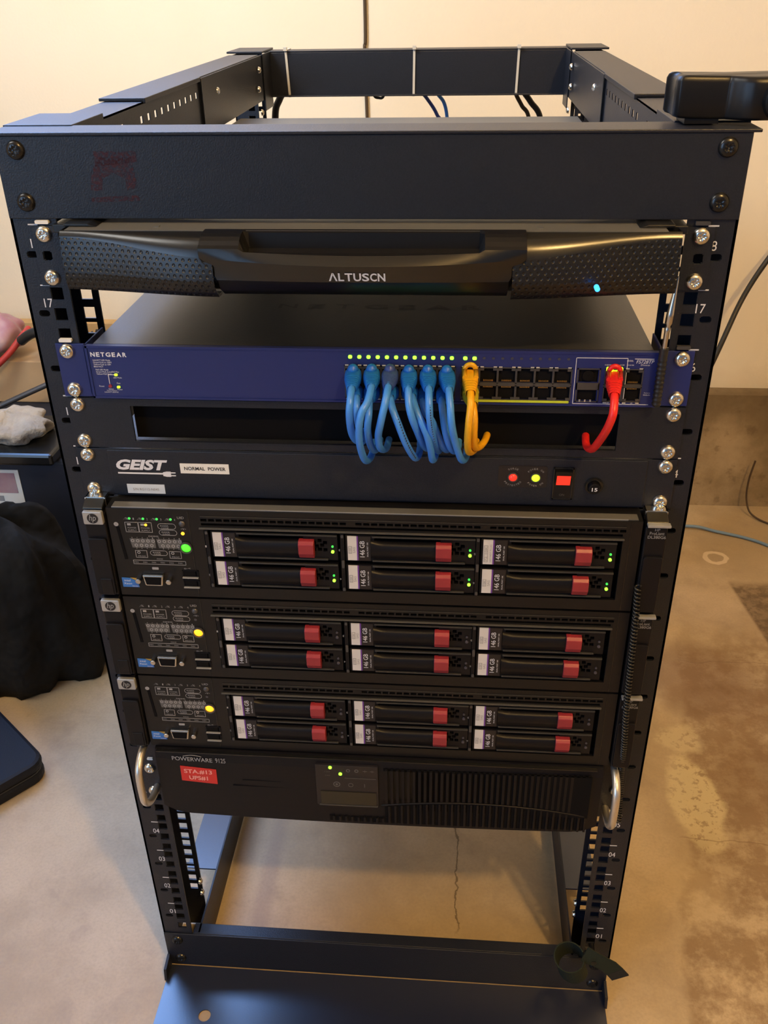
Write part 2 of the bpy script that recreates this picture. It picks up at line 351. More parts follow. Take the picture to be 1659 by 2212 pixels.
        for i in range(na-1):
            for j in range(nb-1):
                if not solid[i][j]: continue
                f.append((vi(i, j, 0), vi(i+1, j, 0), vi(i+1, j+1, 0), vi(i, j+1, 0))); f.append((vi(i, j, 1), vi(i, j+1, 1), vi(i+1, j+1, 1), vi(i+1, j, 1)))
                if not S(i-1, j): f.append((vi(i, j, 0), vi(i, j+1, 0), vi(i, j+1, 1), vi(i, j, 1)))
                if not S(i+1, j): f.append((vi(i+1, j, 0), vi(i+1, j, 1), vi(i+1, j+1, 1), vi(i+1, j+1, 0)))
                if not S(i, j-1): f.append((vi(i, j, 0), vi(i, j, 1), vi(i+1, j, 1), vi(i+1, j, 0)))
                if not S(i, j+1): f.append((vi(i, j+1, 0), vi(i+1, j+1, 0), vi(i+1, j+1, 1), vi(i, j+1, 1)))
        return s.add(v, f)
    def text(s, t, x, z, y, h, w=None, rot=0.0, align='l', bold=0.0, shear=0.0, space=1.0, flat=False):
        vs, fs, W, H = glyphs(t, bold, shear, space)
        sy = h/H; sx = (w/W) if w else sy; ox = {'l': 0, 'c': -W/2, 'r': -W}[align]; c, sn = math.cos(rot), math.sin(rot)
        out = []
        for (a, b) in vs:
            p, q = (a+ox)*sx, b*sy; p, q = p*c-q*sn, p*sn+q*c
            out.append((x+p, z+q, y) if flat else (x+p, y, z+q))   # flat: lies on a horizontal face, z is then y
        return s.add(out, fs)
    def grid(s, rows, smooth=True):
        n = len(rows[0]); v = [p for r_ in rows for p in r_]; f = []
        for i in range(len(rows)-1):
            for j in range(n-1): f.append((i*n+j, i*n+j+1, (i+1)*n+j+1, (i+1)*n+j))
        return s.add(v, f, smooth)
    def build(s, name, mt, parent=None, bevel=0, recalc=True, origin=None):
        me = bpy.data.meshes.new(name); o_ = P(*origin) if origin else Vector((0, 0, 0))
        if parent is not None and not origin: o_ = PO[parent.name]
        me.from_pydata([tuple(P(*p)-o_) for p in s.v], [], s.f)
        me.polygons.foreach_set('use_smooth', [i in s.smooth for i in range(len(s.f))])
        if recalc:
            bm = bmesh.new(); bm.from_mesh(me); bmesh.ops.recalc_face_normals(bm, faces=bm.faces); bm.to_mesh(me); bm.free()
        me.materials.append(M[mt] if isinstance(mt, str) else mt)
        o = bpy.data.objects.new(name, me); COL.objects.link(o)
        PO[o.name] = o_
        if parent is not None:
            o.parent = parent; o.location = o_-PO[parent.name]
        else: o.location = o_
        if bevel:
            md = o.modifiers.new('bevel', 'BEVEL'); md.width = bevel/1000.0; md.segments = 2; md.limit_method = 'ANGLE'; md.angle_limit = math.radians(40)
        return o
PO = {}       # world origin of each object
def tag(o, label, cat, group=None, kind=None):
    o['label'] = label; o['category'] = cat
    if group: o['group'] = group
    if kind: o['kind'] = kind
    return o
def thing(name, label, cat, at, group=None):
    o = bpy.data.objects.new(name, None); COL.objects.link(o); o.location = P(*at); o.empty_display_size = 0.02
    PO[o.name] = P(*at); return tag(o, label, cat, group)
def struct(o): o['kind'] = 'structure'; return o
def smooth_path(pts, k=6):
    p = [Vector(q) for q in pts]; out = []
    for i in range(len(p)-1):
        a = p[max(i-1, 0)]; b = p[i]; c = p[i+1]; d = p[min(i+2, len(p)-1)]
        for j in range(k):
            t = j/k; out.append(0.5*((2*b)+(c-a)*t+(2*a-5*b+4*c-d)*t*t+(3*b-a-3*c+d)*t**3))
    out.append(p[-1]); return [tuple(q) for q in out]

# screw heads: one shared mesh per material, pan head with a cross recess
def screw_mesh(r, h, mt, name):
    v = []; f = []; n = 40; rings = 11
    for j in range(rings):
        rr = r*(1-j/(rings-0.5))
        t = rr/r; base_h = h*math.sqrt(max(0, 1-t**2.6))
        for k in range(n):
            a = 2*math.pi*k/n; x = rr*math.cos(a); z = rr*math.sin(a); d = 0
            if (abs(x) < 0.14*r and abs(z) < 0.42*r) or (abs(z) < 0.14*r and abs(x) < 0.42*r): d = 0.35*h
            v.append((x/1000, -(base_h-d)/1000, z/1000))
    v.append((0, -0.45*h/1000, 0))
    for j in range(rings-1):
        for k in range(n): f.append((j*n+k, j*n+(k+1) % n, (j+1)*n+(k+1) % n, (j+1)*n+k))
    for k in range(n): f.append(((rings-1)*n+k, (rings-1)*n+(k+1) % n, rings*n))
    me = bpy.data.meshes.new(name); me.from_pydata(v, [], f)
    bm = bmesh.new(); bm.from_mesh(me); bmesh.ops.recalc_face_normals(bm, faces=bm.faces); bm.to_mesh(me); bm.free()
    me.polygons.foreach_set('use_smooth', [True]*len(f)); me.materials.append(M[mt]); return me
SM = screw_mesh(6.1, 3.6, 'nickel', 'screw_head'); SB = screw_mesh(6.6, 3.4, 'black_screw', 'screw_head_black'); SS = screw_mesh(4.2, 3.6, 'nickel', 'bolt_head')
def screw(parent, x, z, y, me=None, name='mounting_screw', rotz=0.0):
    o = bpy.data.objects.new(name, me or SM); COL.objects.link(o); o.parent = parent
    o.location = P(x, y, z)-PO[parent.name]; o.rotation_euler = (0, random.uniform(0, 1.5), rotz); o.rotation_mode = 'XYZ'; PO[o.name] = P(x, y, z); return o
U = 44.45
def zu(u, f=0): return (u-1)*U+f

# ------------------------------------------------------------------ the garage
YW = 1150
struct(MB().box(-2200, 2600, -3200, YW+200, -FZ-60, -FZ).build('floor', fm))
struct(MB().box(-2200, 2600, YW+40, YW+140, 195, 2450).build('wall_back', wm))
struct(MB().box(-2200, 2600, YW, YW+140, -FZ, 195).build('trim_1', sm))
struct(MB().box(-2300, -2200, -3200, YW+200, -FZ, 900).box(-2300, -2200, -3200, -200, 900, 2450).box(-2300, -2200, 900, YW+200, 900, 2450).build('wall_left', wm))
struct(MB().box(2600, 2700, -3200, YW+200, -FZ, 2450).build('wall_right', wm))
struct(MB().box(-2300, 2700, -3200, YW+200, 2450, 2550).build('ceiling', wm))

# ------------------------------------------------------------------ rack frame
rack = thing('server_rack', 'open four-post black steel rack frame standing on the garage floor', 'rack', (0, 400, -65))
def stadium(xa, xb, z, h):          # slot holes with stepped round ends
    return [(xa, xb, z-h*0.28, z+h*0.28), (xa+0.7, xb-0.7, z-h*0.44, z+h*0.44), (xa+1.7, xb-1.7, z-h/2, z+h/2)]
for side in (-1, 1):
    for (yf, nm, d) in ((0, 'front_post', 1), (798, 'rear_post', -1)):
        holes = []
        for u in range(1, 19):
            for fz in (6.35, 22.225, 38.1):
                holes.append((min(side*227.7, side*237.3), max(side*227.7, side*237.3), round(zu(u, fz)-4.75, 3), round(zu(u, fz)+4.75, 3)))
            if d == 1: holes += [tuple(round(q, 3) for q in h) for h in stadium(side*245.3-4.2, side*245.3+4.2, zu(u, 22.8), 5.0)]
        b = MB()
        xa, xb = sorted((side*222.5, side*256.5))
        b.perf(xa, xb, -64, 860, holes, yf, yf+2*d, lambda a, b_, t: (a, t, b_))
        # back flange of the channel, perforated the same way, and the solid outer web
        sq = [h for h in holes if (h[3]-h[2]) > 9]
        b.perf(xa, xb, -64, 800, sq, yf+53*d, yf+55*d, lambda a, b_, t: (a, t, b_))
        b.box(*sorted((side*254.5, side*256.5)), *sorted((yf, yf+55*d)), -64, 860)
        p = b.build(nm, 'coat', rack)
        if d == 1:
            for u in list(range(1, 6))+([14, 16, 17, 18] if side > 0 else [14, 15, 17, 18]):
                t = MB(); t.text('%02d' % u, side*(240.5 if u < 18 else 241.4), zu(u, 27.5), -0.15, 6.8, 6.6, align='c')
                t.box(side*240.5-3.6, side*240.5+3.6, -0.2, 0, zu(u, U)-0.45, zu(u, U)+0.45)
                t.build('unit_number', 'ink', p)
# cage nut tabs showing above some screws
for (x, u) in ((-232.5, 18), (-232.5, 16)):
    MB().rrect(x-5, x+5, zu(u, 38.1)+7.2, zu(u, 38.1)+9.8, 0.8, -2.6, 0.5).build('cage_nut_tab', 'sticker', rack, origin=None)
for (x, u) in ((232.5, 18), (232.5, 16)):
    MB().rrect(x-5, x+5, zu(u, 38.1)+7.2, zu(u, 38.1)+9.8, 0.8, -2.6, 0.5).build('cage_nut_tab', 'port_grey', rack)
# cross beams, folded channels
def cross(z0, z1, yf, d, nm, top):
    b = MB(); b.box(-256, 256, *sorted((yf-2*d, yf)), z0, z1)
    if top: b.box(-261, 261, *sorted((yf-3*d, yf+34*d)), z1, z1+2.2); b.box(-222, 222, *sorted((yf, yf+22*d)), z0, z0+2)
    else: b.box(-222, 222, *sorted((yf, yf+14*d)), z1-2, z1); b.box(-255, 255, *sorted((yf, yf+24*d)), z0, z0+2)
    return b.build(nm, 'coat', rack, bevel=0.6)
fb = cross(804.5, 860, 0, 1, 'top_front_beam', True)
rb = MB(); rb.box(-218, 218, 792, 794, 803, 860).box(-262, 262, 792, 828, 860, 862.2).box(-218, 218, 780, 792, 803, 805)
rb.build('top_rear_beam', 'coat', rack, bevel=0.6)
bfb = cross(-65, -8, 0, 1, 'bottom_front_beam', False)
cross(-65, -8, 798, -1, 'bottom_rear_beam', False)
bp = MB(); HX, HY = -199, -62
hole = [(HX+7*math.cos(math.radians(a)), HY+7*math.sin(math.radians(a))) for a in range(0, 360, 15)]
ring_o = []
for a in range(0, 360, 15):
    c_, s_ = math.cos(math.radians(a)), math.sin(math.radians(a)); k_ = 20/max(abs(c_), abs(s_)); ring_o.append((HX+k_*c_, HY+k_*s_))
n = len(hole)
for zt in (-65.2, -66.8): bp.add([(x, y, zt) for x, y in hole]+[(x, y, zt) for x, y in ring_o], [(i, (i+1) % n, n+(i+1) % n, n+i) for i in range(n)])
bp.add([(x, y, -65.2) for x, y in hole]+[(x, y, -66.8) for x, y in hole], [(i, (i+1) % n, n+(i+1) % n, n+i) for i in range(n)])
bp.box(-254.5, 254.5, -42, -3, -66.8, -65.2).box(-254.5, 254.5, -150, -82, -66.8, -65.2).box(-254.5, HX-20, -82, -42, -66.8, -65.2).box(HX+20, 254.5, -82, -42, -66.8, -65.2)
bp.build('base_plate', 'plate', rack, recalc=False)['label'] = 'flat black front base plate with a round hole, blue skylight painted in'
for side in (-1, 1):
    g_ = MB(); pts = [(-2, -46), (-20, -50), (-23, -66), (-2, -66)]
    g_.prism(pts, side*253.5, side*256.5, 'x'); g_.build('corner_gusset', 'coat', rack)
for side in (-1, 1):
    xw = side*214.5; xs = lambda a, b: sorted((side*a, side*b))
    # slotted front rail
    slots = [(193+21*i, 200.5+21*i, 842.5, 848.5) for i in range(11)]+[(120+21*i, 127.5+21*i, 842.5, 848.5) for i in range(2)]
    b = MB(); b.perf(36, 420, 806, 859, [s_ for s_ in slots], xw-0.5, xw+0.5, lambda a, b_, t: (t, a, b_))
    b.box(*xs(214, 250), 36, 420, 857.5, 859.2); b.build('top_side_rail', 'coat', rack)
    b = MB(); b.box(*xs(211.5, 213.3), 398, 792, 804, 861); b.box(*xs(213, 253.5), 205, 720, 859.6, 862.2); b.box(*xs(211.5, 214.2), 205, 400, 857.8, 862.2)
    b.box(*xs(211.5, 214), 398, 402, 804, 861); b.build('top_side_extension', 'coat', rack, bevel=0.5)
    b = MB(); b.box(*xs(212, 262), 30, 96, 860.2, 863); b.box(*xs(211, 213), 30, 96, 836, 863); b.build('top_corner_plate', 'coat', rack, bevel=0.5)
    b = MB(); b.box(*xs(212, 262), 745, 830, 862.2, 864.8); b.box(*xs(209.5, 211), 735, 792, 790, 862); b.build('top_corner_plate', 'coat', rack, bevel=0.5)
    b = MB(); b.box(*xs(214, 216), 2, 796, -65, -8); b.build('bottom_side_rail', 'coat', rack)
    b = MB(); b.box(*xs(216, 252), 90, 700, -10, -8); b.build('bottom_side_flange', 'plate', rack)['label'] = 'black top flange of the bottom side rail, blue skylight painted in'
    for (yy, zz) in ((700, 845), (690, 822), (470, 842), (120, 845), (700, 792)):
        screw(rack, side*209.5 if yy > 600 else side*212.5, zz, yy, SS, 'bolt', rotz=side*-math.pi/2)
    for zz in (30, 10): screw(rack, side*220, zz, 42, SS, 'bolt', rotz=side*-math.pi/2)
for side in (-1, 1):
    for zz in (851, 816): screw(rack, side*241, zz, -2, SB, 'beam_screw')
    for zz in (-19, -52): screw(rack, side*241, zz, -2, SB, 'beam_screw')
# faded red print on the beam
rs = MB()
for pts in ([(-192, 824), (-190, 836), (-182, 846), (-160, 846), (-158, 826), (-166, 824), (-166, 832), (-174, 836), (-182, 832), (-184, 824)],
            [(-194, 816), (-194, 819), (-158, 821), (-158, 817)], [(-186, 840), (-186, 850), (-156, 850), (-156, 843)]):
    rs.prism(pts, -2.25, -2.05)
rs.build('red_residue', rm, fb)['label'] = 'faded red print residue'

# ------------------------------------------------------------------ console drawer (unit 18)
kv = thing('console_drawer', 'black pull-out console drawer with a curved grip bar, right under the top beam', 'console drawer', (0, 0, zu(18)))
MB().box(-209, 207, -19, 560, zu(18)+3.5, 800.6).build('drawer_body', 'steel', kv, bevel=0.8)
MB().box(-208, 206, -23, 560, 800.6, 801.6).box(-147, -143, -14, -10, 801.6, 802.1).box(120, 124, -14, -10, 801.6, 802.1).build('top_cover', 'top_sheet', kv)
for s_ in (-1, 1):
    x0, x1 = sorted((s_*222, s_*241.3))
    h = [(min(s_*229.5, s_*236.5), max(s_*229.5, s_*236.5), 774.5, 781.5)]
    MB().perf(x0, x1, zu(18)+0.5, zu(19)-0.5, [(h[0][0], h[0][1], 775.2, 780.8), (h[0][0]+1, h[0][1]-1, 774.4, 781.6)], -2.2, -0.2, lambda a, b_, t: (a, t, b_)).build('mounting_ear', 'coat', kv)
    b = MB(); b.box(*sorted((s_*200, s_*221)), -12, 40, 797, 802.8); b.prism([(s_*188, 801.7), (s_*212, 801.7), (s_*212, 803.9), (s_*194, 803.9)], -14, 30)
    b.build('rail_bracket', 'satin', kv, bevel=0.7)
    for fz in (38.1, 6.35): screw(kv, s_*232.55, zu(18, fz), -2.2)
BZ = lambda p: (0.9725*p[0]+1.85, p[1]-18.0, 0.9725*p[2]+26.1)      # bezel: 424 mm wide, standing 18 mm proud of the drawer body
BR = lambda rows_: [[BZ(p) for p in r_] for r_ in rows_]
def lerp(a, b, t): return a+(b-a)*t
for s_ in (-1, 1):
    up = []; low = []; und = []
    for i in range(25):
        t = i/24.0; x = s_*lerp(219, 104, t); e = t*t*(3-2*t)
        yt, zt = lerp(-3, -6, t), 797.0
        yc, zc = lerp(-8, -26, e), lerp(793.0, 783.4, e)
        y2, z2 = lerp(-10, -28, e), lerp(768 if s_ < 0 else 766, 767.0, t)
        y3, z3 = lerp(-8, -17, e), lerp(755.5, 753.2, t)
        ym, zm = (yt+yc)/2-lerp(0.5, 5.5, e), (zt+zc)/2+lerp(1.0, 3.5, e)
        up.append([(x, yt, zt), (x, lerp(yt, ym, .5)-0.6, lerp(zt, zm, .5)+0.8), (x, ym, zm), (x, lerp(ym, yc, .6)-0.4, lerp(zm, zc, .55)), (x, yc, zc)])
        low.append([(x, yc, zc), (x, (yc+y2)/2-0.8, (zc+z2)/2), (x, y2, z2)])
        und.append([(x, y2, z2), (x, (y2+y3)/2-1, (z2+z3)/2-0.8), (x, y3, z3), (x, -2, z3-0.5)])
    MB().grid(BR(up)).build('wing_top', 'satin', kv)
    MB().grid(BR(low)).build('dimpled_grip', dm, kv)
    MB().grid(BR(und)).build('wing_lip', dm, kv)
    MB().add([BZ(p) for p in (up[0][0], up[0][2], up[0][4], low[0][2], und[0][2], und[0][3], (s_*219, 16, 797))], [(0, 1, 2, 3, 4, 5, 6)]).build('wing_end', 'satin', kv)
# centre grip bar with a scooped recess behind it
top = []; bar = []; face = []; under = []
for i in range(65):
    x = -113+226*i/64.0; t = abs(x)/113.0; q = 1-t*t
    rec = 0.0 if abs(x) > 82 else 1.0
    yb = lerp(-27, -37, q); zb = lerp(784.0, 781.0, q)
    zt = lerp(790.5, 786.6, q) if rec else 796.5
    yr = -29+2*t
    if rec: top.append([(x, -3, 798), (x, -7, 796.5), (x, -8, 786), (x, -13, 784.2), (x, yr+7, 784.5), (x, yr+1, zt-1.0), (x, yr-1.5, zt)])
    else: top.append([(x, -3, 798), (x, -9, 798), (x, -14, 797.5), (x, -18, 796.4), (x, -22, 794.4), (x, -25, 792), (x, yr-1.0, 790.5)])
    bar.append([top[-1][-1], (x, lerp(top[-1][-1][1], yb, .5)-0.8, lerp(top[-1][-1][2], zb, .5)), (x, yb, zb)])
for i in range(65):
    x = -113+226*i/64.0; t = abs(x)/113.0; q = 1-t*t
    xb = x*(1-0.10*1.0) if True else x
    yb = lerp(-27, -37, q); zb = lerp(784.0, 781.0, q)
    face.append([(x, yb, zb), (lerp(x, xb, .5), yb+1.2, zb-6), (xb, lerp(-27, -33.5, q), lerp(768.5, 769.3, q))])
    under.append([face[-1][2], (xb, lerp(-25, -31, q), 766.6), (xb, -20, 759.5), (xb, -10, 753.5), (xb, -2, 753)])
MB().grid(BR(top), smooth=False).build('grip_recess', 'plastic', kv)
bo = MB().grid(BR(bar)).grid(BR(face)).build('grip_bar', 'satin', kv)
MB().grid(BR(under)).build('grip_underside', 'plastic', kv)
for s_ in (-1, 1):
    i = 0 if s_ < 0 else 64
    MB().add([BZ(p) for p in (top[i][0], top[i][3], top[i][6], bar[i][2], face[i][2], under[i][2], under[i][4])], [(0, 1, 2, 3, 4, 5, 6)]).build('grip_end', 'satin', kv)
def curved_text(s, x0, x1, z0, z1, y):
    t = MB(); t.text(s, x0, z0, y, z1-z0, x1-x0, bold=0.012)
    return t
# name plate: letters follow the lower bar face
lx = -21.5; widths = [('\u039b', 6.0), ('L', 4.0), ('T', 5.3), ('U', 5.3), ('S', 4.9), ('C', 4.6), ('N', 5.2)]
tt = MB()
for ch, wd in widths:
    vs, fs, W, H = glyphs(ch, 0.022)
    pts = []
    for (a, b) in vs:
        X_ = lx+a/W*wd; zz = b/H; q = 1-((X_)/113.0)**2
        pts.append((X_, lerp(-33.75, -36.3, zz)+(1-q)*2-0.35, lerp(770.4, 776.6, zz)))
    tt.add([BZ(p) for p in pts], fs); lx += wd+0.62
tt.build('maker_lettering', 'ink', kv)
MB().disc(159.5, 769.2, 1.7, -46, -40, 14).build('indicator_light', 'led_b', kv)['label'] = 'blue power light'

# ------------------------------------------------------------------ network switch (unit 16)
sw = thing('network_switch', 'navy blue fronted network switch with a row of small green lights', 'network switch', (0, 0, zu(16)))
Z0 = zu(16)
ports = [(-10.2+14.05*k) for k in range(6)]+[(77.8+13.75*k) for k in range(6)]+[184.2, 198.5]
holes = []
for i, x in enumerate(ports):
    for (a, b_) in ((Z0+18.9, Z0+30.4), (Z0+5.2, Z0+16.2)):
        holes.append((round(x-6.2, 3), round(x+6.2, 3), round(a, 3), round(b_, 3)))
holes += [(158.5, 172.8, round(Z0+20, 3), round(Z0+30, 3)), (158.5, 172.8, round(Z0+5.2, 3), round(Z0+14.2, 3))]
MB().perf(-216.5, 216.8, Z0+1.2, Z0+43.8, holes, -5.5, -1, lambda a, b_, t: (a, t, b_)).build('front_panel', 'blue_paint', sw)
MB().box(-216.5, 216.8, -6.2, -5.5, Z0+42.2, Z0+44.1).box(-216.5, 216.8, -6.2, -5.5, Z0+0.9, Z0+2.6).box(-216.5, -215, -6.2, -5.5, Z0+1, Z0+44).build('panel_rim', 'blue_paint', sw)
body = MB().box(-212, 212, -1, 257, Z0+1.5, Z0+43.9); body.build('housing', 'steel', sw, bevel=0.6)
et = MB()
vs = 'NETGEAR'; x_ = -84
for ch, wd in zip(vs, (16, 14, 15, 20, 14, 20, 17)):
    et.text(ch, x_, 91, Z0+44.02, 11, wd, flat=True, bold=0.015); x_ += wd+9.3
et.build('embossed_name', 'plastic', sw)['label'] = 'maker name embossed on the top cover'
inner = MB(); frame_ = MB(); cont = MB(); tabs = MB()
for i, x in enumerate(ports):
    for r_, (a, b_) in enumerate(((Z0+18.9, Z0+30.4), (Z0+5.2, Z0+16.2))):
        frame_.frame(x-6.9, x+6.9, a-0.7, b_+0.7, 0.75, -6.1, -4.5)
        top_r = (r_ == 0)
        # notch cheeks that narrow the latch side
        if top_r: frame_.box(x-6.2, x-3.4, -5.8, -5, b_-2.0, b_).box(x+3.4, x+6.2, -5.8, -5, b_-2.0, b_)
        else: frame_.box(x-6.2, x-3.4, -5.8, -5, a, a+2.0).box(x+3.4, x+6.2, -5.8, -5, a, a+2.0)
        inner.box(x-6.2, x+6.2, -3.8, -1.2, a, b_)
        for k in range(8): cont.box(x-3.6+k*0.95, x-3.2+k*0.95, -5.0, -3.9, a+0.8 if top_r else b_-1.6, a+2.0 if top_r else b_-0.6)
        tabs.box(x-6.2, x-3.6, -6.3, -5.9, b_+0.7 if top_r else a-1.5, b_+1.4 if top_r else a-0.8).box(x+3.6, x+6.2, -6.3, -5.9, b_+0.7 if top_r else a-1.5, b_+1.4 if top_r else a-0.8)
frame_.frame(157, 174.2, Z0+4.2, Z0+31.2, 0.9, -6.1, -4.5); frame_.box(157, 174, -6.1, -4.5, Z0+14.2, Z0+19.8)
inner.box(158.5, 172.8, -3.8, -1.2, Z0+5.2, Z0+30); inner.disc(165.5, Z0+25, 4.3, -5.3, -3.6, 16)
frame_.box(-17.5, 67.6, -6.0, -4.8, Z0+16.4, Z0+18.6).box(70.5, 153.5, -6.0, -4.8, Z0+16.4, Z0+18.6).box(177, 205.6, -6.0, -4.8, Z0+16.4, Z0+18.6)
frame_.build('port_frames', 'port_grey', sw); inner.build('port_sockets', 'hole', sw); cont.build('contact_pins', 'gold', sw); tabs.build('port_windows', 'tie', sw)
for k in range(3): MB().box(160+k*4, 161.2+k*4, -6.2, -5.6, Z0+4.6, Z0+6.3).build('port_latch', 'silver', sw)
MB().box(84, 152.5, -6.4, -5.4, Z0+3.2, Z0+5.0).build('lime_strip', 'lime', sw)['label'] = 'lime green strip under the empty ports'
led = MB()
for k in range(12): led.rrect(-12.3+6.93*k-1.5, -12.3+6.93*k+1.5, Z0+36.6, Z0+39.2, 1.1, -6.4, -5.4)
led.build('port_light_row', 'led_g', sw)['label'] = 'row of twelve lit green port lights'
led = MB()
for k in range(2): led.rrect(73.9+6.9*k-1.6, 73.9+6.9*k+1.6, Z0+36.6, Z0+39.2, 1.1, -6.4, -5.4)
led.build('port_light_pair', 'led_g', sw)
led = MB()
for k in range(10): led.rrect(87.8+6.9*k-1.1, 87.8+6.9*k+1.1, Z0+37.1, Z0+39, 0.9, -6.0, -5.4)
led.build('unlit_light_row', 'led_off', sw)
led = MB().rrect(178, 183.2, Z0+29, Z0+32.6, 1.2, -6.6, -5.4).rrect(186.6, 190.2, Z0+29, Z0+32.6, 1.2, -6.6, -5.4); led.build('uplink_lights', 'led_y', sw)
led = MB().rrect(-196.8, -194.3, Z0+19.8, Z0+21.6, .6, -6.4, -5.4).rrect(-196.3, -193.8, Z0+9.6, Z0+11.4, .6, -6.4, -5.4); led.build('status_lights', 'led_y', sw)
MB().disc(-201.6, Z0+11.2, 1.3, -6.4, -5.4, 14).build('reset_button', 'lever_red', sw)
t = MB()
x_ = -213.2
for ch, wd in zip('NETGEAR', (3.6, 2.7, 3.0, 3.9, 2.7, 3.9, 3.1)): t.text(ch, x_, Z0+35.2, -5.65, 3.6, wd, bold=0.035); x_ += wd+0.92
for k, (s_, wd) in enumerate((('Link/ACT LED Mode', 13.6), ('Green=Link at 100M', 14.4), ('Yellow=Link at 10M', 13.6), ('Blink=ACT', 7.4))): t.text(s_, -212, Z0+31.8-1.75*k, -5.65, 1.25, wd)
for k, (s_, wd) in enumerate((('PoE LED Mode', 10), ('Green=PoE Active', 12.8), ('Yellow=PoE Fault', 12.0))): t.text(s_, -211, Z0+24-1.75*k, -5.65, 1.25, wd)
t.text('PoE Max', -198.5, Z0+22.4, -5.65, 1.2, 5.6).text('LED Mode', -198, Z0+17.6, -5.65, 1.2, 6.6).text('Fan', -196, Z0+13, -5.65, 1.2, 2.6).text('Power', -196.3, Z0+7.8, -5.65, 1.2, 4).text('Reset', -210.5, Z0+10.4, -5.65, 1.2, 4)
t.text('Select', -203.4, Z0+8.2, -5.65, 1.1, 4).text('Factory Defaults', -205, Z0+6.9, -5.65, 1.0, 8).text('Link/ACT LED/PoE', -207, Z0+5.6, -5.65, 1.0, 11)
t.box(-202, -201.6, -5.8, -5.5, Z0+13, Z0+20.4).box(-202, -197, -5.8, -5.5, Z0+20.4, Z0+20.8)
t.frame(155.5, 193.2, Z0+2.6, Z0+39.5, 0.4, -5.8, -5.5).box(193.2, 212, -5.8, -5.5, Z0+2.6, Z0+3.0)
t.text('FS728TP', 199.3, Z0+35.4, -5.65, 2.7, 12.8, shear=0.2).text('MODEL', 192.5, Z0+36.8, -5.65, 1.2, 4.6).box(198, 212, -5.8, -5.5, Z0+38.7, Z0+39.1)
for (s_, xx) in (('27F', 184.2), ('27', 203.5)): t.text(s_, xx, Z0+33.6, -5.65, 1.3, align='c')
for xx in (178.2, 187.6, 194.5, 206): t.text('10/100/1000', xx-1.5, Z0+33.6, -5.65, 0.9, 4.8)
t.text('28F', 180.5, Z0+3.5, -5.65, 1.2).text('28', 198.5, Z0+3.4, -5.65, 1.2).text('Factory', 207.7, Z0+11.6, -5.65, 1.1, 4.5).text('Defaults', 207.4, Z0+10.1, -5.65, 1.1, 5)
t.build('printed_legend', 'ink', sw)
for s_ in (-1, 1):
    x0, x1 = sorted((s_*218.5, s_*241.3))
    MB().box(x0, x1, -2.2, -0.2, Z0+0.6, Z0+44).box(*sorted((s_*218, s_*219.5)), -2.2, 40, Z0+2, Z0+43).build('mounting_ear', 'blue_paint', sw, bevel=0.3)
    for fz in (38.1, 6.35): screw(sw, s_*232.55, zu(16, fz), -2.2)

# ------------------------------------------------------------------ cable entry panel (unit 15)
cp = thing('cable_entry_panel', 'flat black rack panel with a wide dark brush opening under the blue switch', 'rack panel', (0, 0, zu(15)))
Z0 = zu(15)
MB().perf(-241.3, 241.3, Z0+0.6, Z0+43.8, [(-190, 192.5, Z0+7, Z0+37.5)], -2.4, -0.3, lambda a, b_, t: (a, t, b_)).box(-213, 215, -3.6, -2.4, Z0+42.4, Z0+43.8).box(-190, 192.5, -3.2, -2.4, Z0+6.0, Z0+6.9).build('panel_plate', 'coat', cp)
b = MB().box(-192, 194.5, 9, 12, Z0+5, Z0+39)
b.build('brush_strip', 'hole', cp)['label'] = 'black bristle strip filling the opening'
for s_ in (-1, 1):
    for fz in (38.1, 6.35): screw(cp, s_*232.55, zu(15, fz), -2.4)

# ------------------------------------------------------------------ power distribution panel (unit 14)
pd = thing('power_strip', 'black power strip panel with a white label and a lit red rocker switch', 'power strip', (0, 0, zu(14)))
Z0 = zu(14)
MB().box(-215.5, 219, -3.4, 100, Z0+1.6, Z0+43.2).build('housing', 'coat', pd, bevel=0.8)
MB().box(-241.3, 241.3, -2.2, -0.3, Z0+0.6, Z0+43.8).build('mounting_ears', 'coat', pd, bevel=0.3)
t = MB(); t.text('GEIST', -209.5, Z0+25.3, -3.6, 9.6, 43.5, bold=0.045, shear=0.28)
t.box(-209, -170, -3.7, -3.4, Z0+21.6, Z0+22.9).prism([(-171, Z0+20.3), (-168, Z0+19.6), (-164.5, Z0+19.6), (-164.5, Z0+24.3), (-168, Z0+24.3), (-171, Z0+23.6)], -3.75, -3.4)
t.box(-164.5, -160.5, -3.7, -3.4, Z0+20.2, Z0+21.1).box(-164.5, -160.5, -3.7, -3.4, Z0+22.8, Z0+23.7)
t.build('maker_lettering', 'ink', pd)
s1 = MB().box(-156, -115.4, -3.7, -3.3, Z0+23.2, Z0+32.2).build('power_label', 'sticker', pd)
MB().text('NORMAL  POWER', -152.6, Z0+26.2, -3.85, 3.2, 34.4, bold=0.02).build('label_print', 'black_ink', s1)
s2 = MB().box(-203.4, -171.5, -3.7, -3.3, Z0+3.4, Z0+12.0).build('serial_label', 'pale_sticker', pd)
MB().text('S/N RG112-N045', -198.5, Z0+6.2, -3.85, 2.3, 22, bold=0.01).build('label_print', 'grey_ink', s2)
MB().rrect(103, 141.5, Z0+17.5, Z0+36.8, 2, -3.8, -3.4).build('light_plate', 'dark_label', pd)
